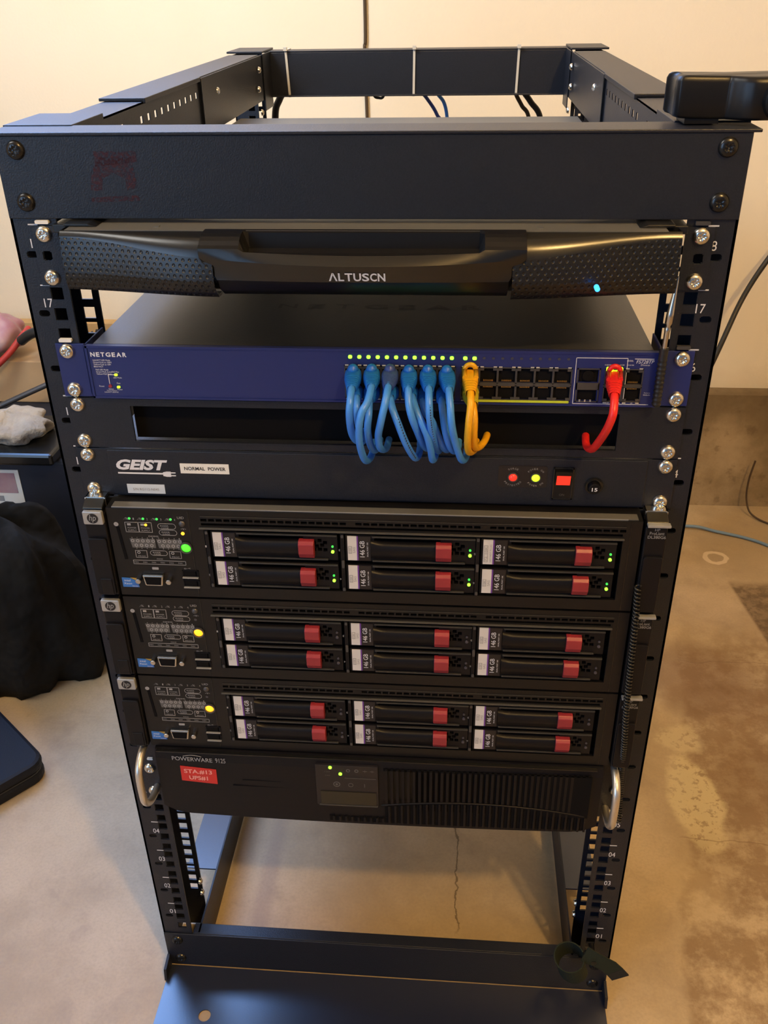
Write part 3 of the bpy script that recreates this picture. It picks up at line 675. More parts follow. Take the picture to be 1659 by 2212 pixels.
for (x, mt, nm, t1, t2) in ((114.6, 'led_r', 'red_light', 'SURGE', 'PROTECTED'), (132.6, 'led_g', 'green_light', 'POWER ON', 'POWER ON')):
    lb = MB().ringxz(x, Z0+26.7, 3.3, 4.2, -5, -3.4).build('light_bezel', 'port_grey', pd)
    MB().dome(x, Z0+26.7, 3.4, -4.2, 2.6).build(nm, mt if mt != 'led_g' else 'led_y', pd)
    t = MB()
    for s_, up_ in ((t1, True), (t2, False)):
        n_ = len(s_); span = math.radians(13.5*n_)
        for k, ch in enumerate(s_):
            if ch == ' ': continue
            a = (math.pi/2+span/2-span*(k+0.5)/n_) if up_ else (-math.pi/2-span/2+span*(k+0.5)/n_)
            rr = 6.9 if up_ else 8.2
            t.text(ch, x+rr*math.cos(a), Z0+26.7+rr*math.sin(a), -3.95, 1.5, 1.15, rot=a-math.pi/2 if up_ else a+math.pi/2, align='c')
    t.build('light_legend', 'grey_ink', pd)
MB().frame(146.2, 162.6, Z0+7.6, Z0+36.2, 1.6, -5, -3.3).build('rocker_frame', 'satin', pd, bevel=0.4)
MB().prism([(-3.5, Z0+9.2), (-5.2, Z0+9.2), (-4.4, Z0+20), (-8.8, Z0+34.4), (-3.5, Z0+34.4)], 147.8, 161, 'x').build('rocker_switch', 'plastic', pd)
def rocker(z_): return -4.4-4.4*(z_-20)/14.4
ro = MB(); ro.add([(149, rocker(21)-0.3, Z0+21), (159.8, rocker(21)-0.3, Z0+21), (159.8, rocker(30.5)-0.3, Z0+30.5), (149, rocker(30.5)-0.3, Z0+30.5),
                   (149, rocker(21)+0.5, Z0+21), (159.8, rocker(21)+0.5, Z0+21), (159.8, rocker(30.5)+0.5, Z0+30.5), (149, rocker(30.5)+0.5, Z0+30.5)], [(0, 1, 2, 3), (4, 5, 1, 0), (6, 7, 3, 2), (5, 6, 2, 1), (7, 4, 0, 3)])
ro.build('lit_rocker_face', 'led_r', pd)['label'] = 'glowing red half of the rocker'
MB().text('ON', 152, Z0+11.6, -5.6, 1.8, 4).build('rocker_print', 'dim_ink', pd)
bb = MB().disc(178.8, Z0+20.5, 7.2, -5, -3.3, 30).ringxz(178.8, Z0+20.5, 5.6, 6.6, -6, -5).build('breaker_collar', 'satin', pd)
MB().disc(178.8, Z0+20.5, 5, -10, -4, 26, 4.6).build('breaker_button', 'soft', pd, bevel=0.6)
MB().text('15', 178.8, Z0+18.6, -10.2, 3.2, 4.4, align='c', bold=0.02).build('button_print', 'ink', bb)
for s_ in (-1, 1):
    for fz in (38.1, 6.35): screw(pd, s_*232.55, zu(14, fz), -2.3)

# ------------------------------------------------------------------ servers
def make_server(u, label, leds, power_mat, clip, health):
    Z = zu(u)+0.3
    sv = thing('rack_server', label, 'server', (0, 0, Z), 'rack servers with six drives')
    F = -22
    MB().box(-216, 216, 4, 640, Z+1, Z+86.5).build('chassis', 'steel', sv, bevel=0.8)
    # the bezel plate with its drive opening and ventilation slots
    holes = [(-137.5, 203.5, round(Z+11.5, 3), round(Z+69.5, 3))]
    k = 0
    for x in range(0, 54):
        xx = -139+6.4*x
        if abs(xx+19-2) < 5 or abs(xx-90) < 5: continue
        holes.append((round(xx, 2), round(xx+5.0, 2), round(Z+77.2, 3), round(Z+79.6, 3)))
    holes.append((-139, 203, round(Z+73.2, 3), round(Z+75.4, 3)))
    MB().perf(-217.5, 217.5, Z+0.8, Z+87.6, holes, F, F+3, lambda a, b_, t: (a, t, b_)).box(-217.5, 217.5, F+2.5, 4, Z+85.8, Z+87.6).box(-217.5, -215.5, F+2.5, 4, Z+0.8, Z+86).box(215.5, 217.5, F+2.5, 4, Z+0.8, Z+86).build('bezel', 'plastic', sv)
    MB().box(-139, 205, F+10, F+14, Z+8, Z+82).build('bay_interior', 'hole', sv)
    MB().box(-141, 204.5, F-1.8, F+1, Z+70.2, Z+71.6).build('bezel_ledge', 'ledge', sv, bevel=0.3); MB().box(-139, 205, F-0.7, F+0.5, Z+81.8, Z+82.3).build('bezel_line', 'rail', sv)
    MB().box(-149.3, -148.7, F-0.3, F+0.4, Z+2, Z+87).build('bezel_seam', 'satin', sv); MB().box(208.5, 209, F-0.3, F+0.4, Z+2, Z+87).build('bezel_seam', 'satin', sv)
    # dividers between drive columns
    for x in (-136.5, -23.5, 87.5):
        MB().box(x-0.4, x+2.6, F-0.6, F+4, Z+12, Z+69).build('bay_divider', 'soft', sv)
        for (za_, zb_) in ((36.2, 43.6), (13, 16), (65.6, 68.4)): MB().rrect(x+0.2, x+2.4, Z+za_, Z+zb_, .8, F-1.6, F).build('bay_latch', 'port_grey', sv)
    # hard drives
    num = 0
    for ci, (xa, xb) in enumerate(((-132.3, -26.6), (-19.8, 86.6), (91.4, 199.6))):
        for ri, (za, zb) in enumerate(((Z+42.4, Z+67.6), (Z+13.6, Z+38.8))):
            num += 1
            sx = (xb-xa)/105.7
            X_ = lambda v: xa+v*sx
            w0 = X_(80)-X_(0)
            hp = []
            for (hx, hz) in ((86, 17), (91, 19), (88.5, 13.5), (93, 14.5), (86, 10), (91, 10.4), (95.5, 17), (95.5, 10)):
                hp.append((round(X_(hx)-1.7, 3), round(X_(hx)+1.7, 3), round(za+hz-1.6, 3), round(za+hz+1.6, 3)))
            d = MB().perf(xa, xb, za, zb, hp+[(round(X_(23.5), 3), round(X_(77.5), 3), round(za+3.2, 3), round(zb-2.6, 3))], F+0.8, F+4.5, lambda a, b_, t: (a, t, b_))
            d = d.build('hard_drive', 'soft', sv)
            MB().box(X_(22), xb, F-1.0, F+1, zb-1.6, zb-0.2).build('guide_rail', 'rail', d, bevel=0.35); MB().box(X_(22), xb-8, F-1.0, F+1, za+0.4, za+1.8).build('guide_rail', 'rail', d, bevel=0.35)
            # curved lever
            lv = []
            for k in range(21):
                q = k/20.0; xx = X_(lerp(21, 79, q)); sag = (1-(2*q-1)**2)**0.5*0.9+min(1, q*8)*1.6
                lv.append([(xx, F+3.5, zb-4.0-sag), (xx, F-0.6, zb-4.6-sag), (xx, F-2.2, zb-6.4-sag), (xx, F-2.6, (za+zb)/2-1), (xx, F-1.6, za+4.6), (xx, F+2, za+3.6)])
            MB().grid(lv).build('lever', 'soft', d)
            MB().prism([(F+2, za+3.6), (F-2.2, za+3.4), (F-5.4, za+9), (F-5.6, zb-7.5), (F-3.4, zb-5.0), (F+2, zb-5.0)], X_(73.8), X_(86.6), 'x').build('latch_button', 'lever_red', d, bevel=0.5)
            lb = MB().box(X_(1.6), X_(9.2), F+0.1, F+1, za+0.9, zb-0.9).build('white_label', 'drive_label', d)
            MB().box(X_(9.2), X_(10.4), F+0.1, F+1, za+0.9, zb-0.9).build('purple_edge', 'purple', d)
            MB().box(X_(10.4), X_(20.6), F+0.2, F+1, za+0.9, zb-0.9).build('black_label', 'dark_label', d)
            t = MB().text('146 GB', X_(15.6), za+4.4, F-0.05, 4.0, 15.6, rot=math.pi/2).text('DUAL PORT 10K', X_(18.6), za+5, F-0.05, 1.1, 14, rot=math.pi/2)
            t.build('capacity_print', 'ink', d)
            if ci == 2 and ri == 0 and u == 12: t = MB().text('72 10K', X_(4.9), za+4, F-0.05, 2.0, 14, rot=math.pi/2).text('SAS HOT PLUG', X_(8.3), za+3, F-0.05, 1.5, 17, rot=math.pi/2).frame(X_(2.3), X_(5.4), za+3.2, za+19, 0.3, F-0.1, F+0.2)
            else: t = MB().text('10K', X_(4.6), za+8.6, F-0.05, 1.8, 5, rot=math.pi/2).text('SAS', X_(8.0), za+8.2, F-0.05, 2.0, 5.6, rot=math.pi/2).frame(X_(2.3), X_(5.1), za+7.6, za+14.6, 0.3, F-0.1, F+0.2)
            t.build('label_print', 'grey_ink', d)
            MB().disc(X_(101.6), za+8.6, 1.35, F-0.4, F+1, 14).build('activity_light', 'led_g' if leds else 'led_off', d)
            MB().disc(X_(101.6), za+13.6, 1.0, F-0.1, F+1, 12).build('status_light', 'led_g2' if leds else 'led_off', d)
            MB().text(str(num), X_(-4.1) if ci == 0 else xa-4.4, za+12, F-0.75, 2.0, 1.3, rot=math.pi).build('bay_number', 'grey_ink', sv)
    # control panel
    t = MB(); yk = F-0.12
    for k in range(4):
        x = -204+11.6*k
        t.text('.:%', x, Z+77.2, yk, 2.0, 4.0).text(str(k+1), x+8, Z+77, yk, 2.0, 1.0)
    t.frame(-203.6, -192.2, Z+65.0, Z+74.8, .4, yk, F).frame(-192.2, -180.8, Z+65.0, Z+74.8, .4, yk, F)
    for xx in (-201.6, -190.2): t.text('POWER', xx, Z+68.6, yk, 1.4, 7.4).text('SUPPLY', xx, Z+66.2, yk, 1.4, 7.4); t.box(xx, xx+3, yk, F, Z+71.5, Z+73.5)
    def pill(x0, x1, z0, z1):
        r = (z1-z0)/2; t.box(x0+r, x1-r, yk, F, z1-.4, z1).box(x0+r, x1-r, yk, F, z0, z0+.4)
        for cx_, a0 in ((x0+r, 90), (x1-r, -90)):
            for k in range(8):
                a = math.radians(a0+180*k/8); b_ = math.radians(a0+180*(k+1)/8); cz = (z0+z1)/2
                t.add([(cx_+r*math.cos(a), yk, cz+r*math.sin(a)), (cx_+r*math.cos(b_), yk, cz+r*math.sin(b_)), (cx_+(r-.4)*math.cos(b_), yk, cz+(r-.4)*math.sin(b_)), (cx_+(r-.4)*math.cos(a), yk, cz+(r-.4)*math.sin(a))], [(0, 1, 2, 3)])
        t.text('RISER', x0+2.4, (z0+z1)/2-0.2, yk, 1.3, (x1-x0)*0.45).text('CAGE', x0+3, z0+0.7, yk, 1.2, (x1-x0)*0.4)
    pill(-176, -160.5, Z+68.6, Z+74.2); pill(-175.6, -160.2, Z+62.6, Z+68.0); pill(-186, -171, Z+42.4, Z+47.4)
    t.text('DIMMS', -185, Z+60.6, yk, 1.5, 8.4)
    for bx in (-201.4, -178.6):
        for k in range(5):
            t.ringxz(bx+2+4.4*k, Z+56.6, 0.9, 1.5, yk, F, 10); t.text(str((9, 7, 5, 3, 1)[k]), bx+1.5+4.4*k, Z+59, yk, 1.2, .8)
        for k in range(4):
            t.ringxz(bx+4.6+4.4*k, Z+52.2, 0.9, 1.5, yk, F, 10); t.text(str((8, 6, 4, 2)[k]), bx+4.2+4.4*k, Z+48.8, yk, 1.2, .8)
    t.frame(-198.8, -188.6, Z+39.8, Z+47.2, .4, yk, F).frame(-169.6, -159.4, Z+39.8, Z+47.0, .4, yk, F)
    for xx in (-197.8, -168.6): t.ringxz(xx+2, Z+45, .8, 1.4, yk, F, 10).text('PROC', xx+1, Z+40.8, yk, 1.2, 6.5)
    t.text('FANS', -181, Z+38.4, yk, 1.2, 5).frame(-202, -156.4, Z+33.2, Z+37.4, .4, yk, F)
    for k in range(6): t.text('FAN', -201+7.6*k, Z+34.6, yk, 1.3, 3.4)
    t.text('UID', -158.4, Z+79.0, yk, 2.2, 5.6).ringxz(-211, Z+72.4, 0.3, 2.0, yk, F, 14).text('-v-', -156.6, Z+68.4, yk, 1.8, 4.4).text('o-<', -158.8, Z+29.2, yk, 1.7, 5.6).text('o-<', -157.6, Z+19.4, yk, 1.7, 5.6).rrect(-186.6, -181, Z+28, Z+30.4, .5, yk, F)
    t.build('printed_legend', 'grey_ink', sv)
    g_ = MB()
    for bx in (-201.8, -179.0): g_.prism([(bx, Z+58.8), (bx+21.6, Z+58.8), (bx+21.6, Z+49.8), (bx+1.4, Z+49.8)], F-0.06, F)
    g_.build('memory_diagram', 'dim_ink', sv)
    MB().prism([(-211.4, Z+70), (-208.8, Z+70), (-206.2, Z+38), (-208.8, Z+38)], F-0.4, F+0.2).build('card_slot', 'hole', sv)
    MB().dome(-155, Z+74.2, 2.8, F, 1.6).build('identity_button', 'port_grey', sv)
    if health: MB().disc(-155.4, Z+65.0, 1.5, F-0.5, F+.3, 14).build('health_light', 'led_a', sv)
    else: MB().disc(-155.4, Z+65.0, 1.2, F-0.3, F+.3, 14).build('health_light', 'led_off', sv)
    MB().ringxz(-154.3, Z+51.2, 4.3, 5.4, F-1.6, F).build('button_bezel', 'port_grey', sv)
    MB().dome(-154.3, Z+51.2, 4.2, F-0.2, 1.4).build('power_button', power_mat, sv)
    if health:
        g_ = MB()
        for k in range(4): g_.disc(-198.9+11.6*k, Z+78.3, 1.1, F-0.4, F, 12)
        g_.build('network_lights', 'led_g2', sv); MB().disc(-185.8, Z+72.4, 1.2, F-0.4, F, 12).build('supply_light', 'led_a', sv)
    # video port with its two posts, and two flat sockets
    vp = MB().prism([(-195, Z+24.4), (-176.6, Z+24.4), (-178.2, Z+13.6), (-193.4, Z+13.6)], F-4.2, F).build('video_port', 'gold' if False else 'chrome', sv, bevel=1.0)
    MB().prism([(-193.2, Z+22.6), (-178.4, Z+22.6), (-179.6, Z+15.2), (-192, Z+15.2)], F-4.6, F-4.1).build('port_opening', 'hole', vp)
    for x in (-199, -172.4): MB().disc(x, Z+18.4, 2.9, F-5.5, F, 6, 2.6).build('port_post', 'chrome', vp, bevel=0.5)
    for zz in (21.5, 11.5):
        up_ = MB().frame(-160.8, -146.6, Z+zz, Z+zz+7, .7, F-0.6, F+1).build('data_port', 'soft', sv)
        MB().box(-160.6, -147, F-2.2, F, Z+zz-0.4, Z+zz+0.5).build('port_tongue', 'silver', up_)
        MB().box(-159.8, -147.4, F-0.3, F+.2, Z+zz+1, Z+zz+6).build('port_opening', 'hole', up_)
    bd = MB().prism([(-214.8, Z+9.4), (-200.4, Z+9.4), (-200.8, Z+12.5), (-203.6, Z+16.6), (-207.4, Z+18.6), (-214.8, Z+19.0)], F-0.5, F).build('chip_badge', 'badge_blue', sv)
    MB().prism([(-207.2, Z+18.9), (-203.4, Z+16.9), (-200.2, Z+12.8), (-200.4, Z+18.6)], F-0.45, F).build('badge_corner', 'badge_gold', bd)
    MB().text('intel', -212.8, Z+15.2, F-0.6, 2.2, 5.4).text('Xeon', -213.6, Z+12.2, F-0.6, 1.9, 7).text('inside', -206.4, Z+10, F-0.6, 1.3, 5).build('badge_print', 'ink', bd)
    # left ear: lever with emblem
    el = MB().box(-237, -219, -24, -0.4, Z+1.5, Z+82).build('left_ear', 'soft', sv, bevel=1.2)
    MB().rrect(-236.4, -220.4, Z+3, Z+60, 2.4, -26.4, -23).box(-232, -222, -27, -26, Z+4, Z+20).build('ear_lever', 'soft', el, bevel=0.6)
    MB().rrect(-236.2, -219.6, Z+74.2, Z+86.2, 1.2, -27, -23).build('emblem_plate', 'silver', el, bevel=0.6)
    e = MB().disc(-227.9, Z+80.2, 4.6, -27.35, -27, 28)
    e.build('emblem_disc', 'dark_label', el)
    MB().text('hp', -231, Z+76.6, -27.6, 7.4, 6.2, shear=0.3).build('emblem_letters', 'silver', el)
    # right ear
    MB().box(-241.3, -218, -2.4, -0.3, Z+0.6, Z+86.8).box(218, 242.3, -2.4, -0.3, Z+0.6, Z+86.8).build('mounting_flange', 'coat', sv)
    er = MB().box(219.5, 237, -24, -0.4, Z+1.5, Z+84).build('right_ear', 'soft', sv, bevel=1.2)
    MB().rrect(220.6, 236, Z+3, Z+57, 2.4, -26.4, -23).build('ear_lever', 'soft', er, bevel=0.6)
    MB().rrect(220.4, 238.4, Z+85.0, Z+87.2, .6, -27, -22).build('ear_band', 'silver', er, bevel=0.3)
    MB().text('HP', 228.8, Z+80.6, -24.3, 2.3, 4, align='c').text('ProLiant', 228.8, Z+77.2, -24.3, 2.7, 11.4, align='c').text('DL380G6', 229, Z+73.7, -24.3, 2.6, 14, align='c').build('model_print', 'grey_ink', er)
    if clip:
        MB().box(-213, 214, -20.3, -11.5, Z+87.7, Z+88.3).build('lid_edge', 'top_sheet', sv); MB().box(-213, 206, -20.6, -20, Z+87.2, Z+88.4).build('lid_trim', 'silver', sv)
        for s_ in (-1, 1):
            x = s_*229
            c_ = MB().box(x-9, x+9, -12, -2.8, Z+90.5, Z+91.8).box(x-9, x-7.4, -13, -2.8, Z+84, Z+91.8).box(x+7.4, x+9, -13, -2.8, Z+84, Z+91.8)
            c_.build('thumbscrew_bracket', 'chrome', sv, bevel=0.4)
            MB().prism([(-22, Z+87), (-13, Z+91), (-3, Z+91), (-3, Z+84), (-22, Z+84)], x-8.6, x+8.6, 'x').build('ear_cap', 'satin', sv, bevel=0.8)
    else:
        for s_ in (-1, 1): MB().prism([(-23, Z+86.3), (-14, Z+88.2), (-3, Z+88.2), (-3, Z+84), (-23, Z+84)], s_*229-8.6, s_*229+8.6, 'x').build('ear_cap', 'soft', sv, bevel=0.8)
    return sv
make_server(12, 'rack server with a green power button, topmost of the three servers', True, 'power_g', True, True)
make_server(10, 'rack server with an amber power button, middle one of the three stacked servers', False, 'power_a', False, False)
make_server(8, 'rack server with an amber power button, directly above the battery unit', False, 'power_a', False, False)

# ------------------------------------------------------------------ battery unit (units 6-7)
up = thing('battery_backup', 'black battery backup unit with a red label and two chrome handles', 'battery backup', (0, 0, zu(6)))
Z = zu(6)
MB().box(-214, 214, 2, 520, Z+1, Z+86).build('chassis', 'steel', up, bevel=0.8)
def uy(x, z):       # front surface of the bezel, gently bowed
    h = (z-Z)/89.0
    return -26-3.5*(1-(x/214.0)**2)+(6*(0.35-h)**2*(-1) if h < 0.35 else 0)
rows = []
for i in range(33):
    x = -214+428*i/32.0
    zb = Z+1+8.5*max(0, (abs(x)-190)/24.0)**2
    r_ = [(x, 2, Z+88), (x, -20, Z+88)]
    for k in range(9):
        z_ = lerp(Z+87, zb+3, k/8.0); r_.append((x, uy(x, z_)+(2 if k == 0 else 0), z_))
    r_ += [(x, uy(x, zb)+3, zb), (x, 2, zb)]
    rows.append(r_)
MB().grid(rows, smooth=False).build('bezel', 'soft', up)
for s_ in (-1, 1):
    e = rows[0] if s_ < 0 else rows[-1]
    MB().add(e, [tuple(range(len(e)))]).build('bezel_end', 'soft', up)
# louvres on the right and below the arc
lou = MB(); dark = MB()
arc = lambda x: Z+27+13*max(0.0, 1-((x-90)/112.0)**2)-(6 if x < 5 else 0)
dark.box(8, 204, -29.4, -28.2, Z+26, Z+80)
x = 9.5
while x < 203:
    z0 = arc(x)+2
    lou.prism([(x, uy(x, Z+50)-2.6), (x+2.6, uy(x, Z+50)-2.6), (x+2.6, uy(x, Z+50)+1), (x, uy(x, Z+50)+1)], z0, Z+80, 'z')
    x += 5.3
x = -46
while x < 203:
    zt = min(arc(x)-1.5, Z+38) if x > 6 else Z+14
    dark.prism([(x, uy(x, Z+15)-0.8), (x+3.3, uy(x, Z+15)-0.8), (x+3.3, uy(x, Z+15)+1), (x, uy(x, Z+15)+1)], Z+7.5, zt, 'z')
    lou.prism([(x+3.3, uy(x, Z+15)-2.2), (x+5.3, uy(x, Z+15)-2.2), (x+5.3, uy(x, Z+15)+1), (x+3.3, uy(x, Z+15)+1)], Z+6.5, zt+0.5, 'z')
    x += 6.1
dark.build('vent_gaps', 'hole', up); lou.build('louvres', 'soft', up)
ar = MB()
pts = [(x, uy(x, Z+30)-2.4, arc(x)+0.5) for x in range(6, 206, 5)]
ar.tube(pts, 1.0, 6).build('vent_rib', 'soft', up)
MB().box(-212, 208, -27.5, -24, Z+86.4, Z+87.6).build('top_ridge', 'satin', up)
dp = MB().box(-57, 3, -31.2, -28, Z+30, Z+83).build('display_panel', 'dark_label', up, bevel=0.4)
MB().box(-53, 1, -32.0, -31, Z+32, Z+49).build('display_window', 'screen', dp)
MB().box(-55, 2, -32.6, -31, Z+30.4, Z+31.4).build('window_lip', 'port_grey', dp); MB().box(-29, 1, -31.7, -31.1, Z+67, Z+67.8).build('panel_line', 'port_grey', dp)
for (x, z_) in ((-42.5, 80.5), (-33, 72.6)): MB().disc(x, Z+z_, 1.7, -32, -31, 14).build('status_light', 'led_g', dp)
t = MB()
for k, x in enumerate((-25.5, -17.5, -9.5, -2.5)):
    if k < 2: t.ringxz(x, Z+77, 1.2, 2.0, -31.35, -31.2, 14)
    else: t.box(x-2, x+2, -31.35, -31.2, Z+76.8, Z+77.2); t.box(x-.2, x+.2, -31.35, -31.2, Z+75.4, Z+78.6)
t.ringxz(-37, Z+58.4, 2.6, 3.4, -31.35, -31.2, 18).disc(-37, Z+58.4, 1.2, -31.35, -31.2, 10).ringxz(-23.5, Z+58, 2.0, 2.5, -31.35, -31.2, 16).box(-10.5, -9.8, -31.35, -31.2, Z+55.6, Z+60)
t.text('120', -48, Z+74, -31.35, 1.6, 5).text('240', -48, Z+69, -31.35, 1.6, 5)
t.build('panel_symbols', 'dim_ink', dp)
nm_ = MB(); yk = -29.0
def utext(mb, s, x0, x1, z0, h, **k):
    vs, fs, W, H = glyphs(s, k.get('bold', 0.0), k.get('shear', 0.0))
    mb.add([(x0+a/W*(x1-x0), uy(x0+a/W*(x1-x0), z0+b/H*h)-k.get('off', 0.35), z0+b/H*h) for a, b in vs], fs)
utext(nm_, 'POWERWARE', -197.5, -157.5, Z+76.0, 5.2, bold=0.01); utext(nm_, '9125', -154.5, -144.5, Z+76.0, 6.0, bold=0.005)
pts = [(lerp(-186, -168, k/10), uy(-177, Z+83)-0.3, Z+82.2+1.8*math.sin(math.pi*k/10)) for k in range(11)]
nm_.tube(pts, 0.3, 5).build('maker_lettering', 'grey_ink', up)
st = MB().add([(x, uy(x, z_)-o_, z_) for o_ in (0.5, -0.2) for (x, z_) in ((-191, Z+49.4), (-155.4, Z+47.4), (-155, Z+66.6), (-190.6, Z+68.8))], [(0, 1, 2, 3), (4, 5, 1, 0), (6, 7, 3, 2), (5, 6, 2, 1), (7, 4, 0, 3)]).build('red_label', 'red_sticker', up)
t = MB(); utext(t, 'STA.#13', -187.4, -159.4, Z+59.6, 5.8, bold=0.02, off=0.75); utext(t, 'UPS#1', -183, -164.4, Z+51.2, 5.8, bold=0.02, off=0.75)
t.build('label_print', 'pink_ink', st)
for (x0, x1, z_) in ((-130, -92, 55), (-140, -72, 47)): MB().box(x0, x1, uy(-110, Z+50)-0.4, uy(-110, Z+50)+1, Z+z_, Z+z_+0.5).build('moulded_line', 'soft', up)
for s_ in (-1, 1):
    er = MB().box(*sorted((s_*216, s_*241.3)), -2.6, -0.4, Z+0.6, Z+88).build('mounting_ear', 'coat', up, bevel=0.3)
    x = -228 if s_ < 0 else 225.5
    pth = smooth_path([(x, -1, Z+81), (x, -12, Z+82), (x, -26, Z+80), (x, -37, Z+72), (x, -40, Z+60), (x, -40, Z+40), (x, -38, Z+29), (x, -30, Z+19), (x, -18, Z+14), (x, -1, Z+13)], 5)
    MB().tube(pth, 3.7, 14).build('handle', 'handle', up)
    for fz in (6.35, 38.1): screw(up, s_*232.55, Z+fz+(0 if fz > 10 else 0), -2.6)
    if s_ < 0: MB().rrect(-233, -227, Z+51, Z+53.6, 1, -4.5, -2).build('cage_nut_tab', 'pale_sticker', up)

# ------------------------------------------------------------------ patch cables
CB = {
'T1': [(-9.1,-14,694.0),(-8.7,-34,690.2),(-8.8,-44,684.6),(-9.5,-46,675.6),(-9.4,-40,659.8),(-7.8,-30,647.7),(-4.8,-12,636.8),(-4.2,6,632.9)],
'T2': [(4.7,-14,694.2),(5.8,-34,691.8),(4.1,-46,685.7),(0.3,-52,679.8),(-2.0,-52,667.8),(-2.4,-46,650.4),(-0.3,-32,631.1),(2.5,-14,625.5),(3.5,6,629)],
'T3': [(18.8,-14,694.4),(18.2,-34,692.0),(16.7,-46,684.5),(13.4,-48,669.8),(11.0,-42,656.1),(11.6,-32,641.6),(14.5,-14,632.8),(15.2,6,630.9)],
'T4': [(32.4,-14,694.7),(32.9,-34,690.1),(33.9,-42,681.7),(36.3,-44,672.0),(40.0,-38,658.5),(43.6,-28,643.4),(47.2,-12,632.6),(48.0,6,630.8)],
'T5': [(46.4,-14,694.9),(47.8,-34,691.1),(48.5,-44,684.2),(49.2,-46,673.1),(50.7,-42,660.6),(52.9,-32,644.8),(55.3,-14,631.4),(56.6,6,629.4)],
'T6': [(60.3,-14,695.1),(62.4,-34,690.6),(63.7,-44,683.1),(65.0,-48,670.8),(67.9,-42,653.7),(73.0,-30,632.6),(76.9,-12,626.2),(77.3,6,629)],
'B1': [(-9.7,-12,682.4),(-6.2,-26,679.7),(-5.3,-33,675.6),(-5.1,-34,667.4),(-4.2,-30,655.3),(-3.6,-16,642.6),(-4.1,6,638)],
'B2': [(4.3,-12,682.7),(3.4,-26,678.4),(3.8,-36,671.3),(2.8,-38,661.4),(3.4,-34,648.4),(5.5,-26,637.0),(7.9,-10,631.5),(8.0,6,630.8)],
'B3': [(18.5,-12,682.9),(19.1,-26,680.2),(21.4,-36,676.0),(25.7,-42,667.3),(30.2,-42,654.3),(34.5,-36,641.1),(38.1,-26,630.9),(40.2,-10,627.5),(40.2,6,629)],
'B4': [(32.3,-12,683.1),(35.4,-26,681.2),(38.5,-36,676.3),(43.4,-42,667.6),(47.4,-42,656.9),(49.7,-38,644.7),(51.2,-28,630.6),(53.1,-10,627.0),(53.1,6,629)],
'B5': [(46.1,-12,683.3),(43.3,-26,677.7),(45.6,-32,671.8),(50.4,-34,665.6),(54.4,-32,654.5),(59.2,-26,640.5),(62.5,-10,631.1),(63.0,6,630.4)],
'B6': [(60.2,-12,683.6),(57.2,-26,678.7),(58.5,-34,671.5),(60.4,-36,659.4),(63.6,-32,645.8),(67.1,-22,635.6),(70.1,-8,631.1),(70.8,6,630.5)],
'Y1': [(77.8,-14,695.3),(78.3,-34,688.1),(78.5,-42,682.5),(77.5,-46,670.2),(77.1,-42,653.9),(78.5,-30,639.1),(83.2,-14,633.6),(84.9,6,630.9)],
'Y2': [(78.3,-12,682.4),(80.4,-27,676.0),(81.6,-34,668.3),(81.7,-34,655.3),(82.8,-28,642.7),(86.5,-18,637.5),(90.7,-8,637.7),(93.1,6,636.5)],
'R': [(182.0,-14,695.0),(180.8,-36,688.8),(179.9,-44,682.7),(179.0,-46,676.5),(176.9,-42,664.9),(174.3,-34,652.6),(171.7,-24,641.1),(169.9,-12,635.6),(169.1,-4,635.9),(170.2,8,636.5)],
}
ordn = ['leftmost', 'second from left', 'third from left', 'fourth from left', 'fifth from left', 'sixth from left']
info = {}
for k in range(6):
    info['T%d' % (k+1)] = (ports[k], 0, 'blue', 'blue patch cable, %s in the upper row of switch ports' % ordn[k])
    info['B%d' % (k+1)] = (ports[k], 1, 'blue', 'partly hidden blue patch cable, %s in the lower row of switch ports' % ordn[k])
info['T3'] = (ports[2], 0, 'indigo', 'blue patch cable with a dark indigo boot in the upper port row')
info['Y1'] = (ports[6], 0, 'yellow', 'front yellow patch cable with a looped boot in the upper port')
info['Y2'] = (ports[6], 1, 'yellow', 'yellow patch cable behind the front one, its cord bending to the right')
info['R'] = (184.2, 0, 'red', 'red patch cable plugged in at the right end of the switch')
def loft(mb, p0, p1, secs, n=18, ex=3.0):
    p0 = Vector(p0); p1 = Vector(p1); t = (p1-p0).normalized(); xx = Vector((1, 0, 0)); xx = (xx-t*xx.dot(t)).normalized(); zz = xx.cross(t)
    if zz.z < 0: zz = -zz
    rows_ = []
    for (s_, w_, h_, dz) in secs:
        c = p0.lerp(p1, s_)+zz*dz; r_ = []
        for k in range(n+1):
            a = 2*math.pi*k/n; ca, sa = math.cos(a), math.sin(a)
            r_.append(tuple(c+xx*(w_/2*math.copysign(abs(ca)**(2/ex), ca))+zz*(h_/2*math.copysign(abs(sa)**(2/ex), sa))))
        rows_.append(r_)
    mb.grid(rows_); return zz
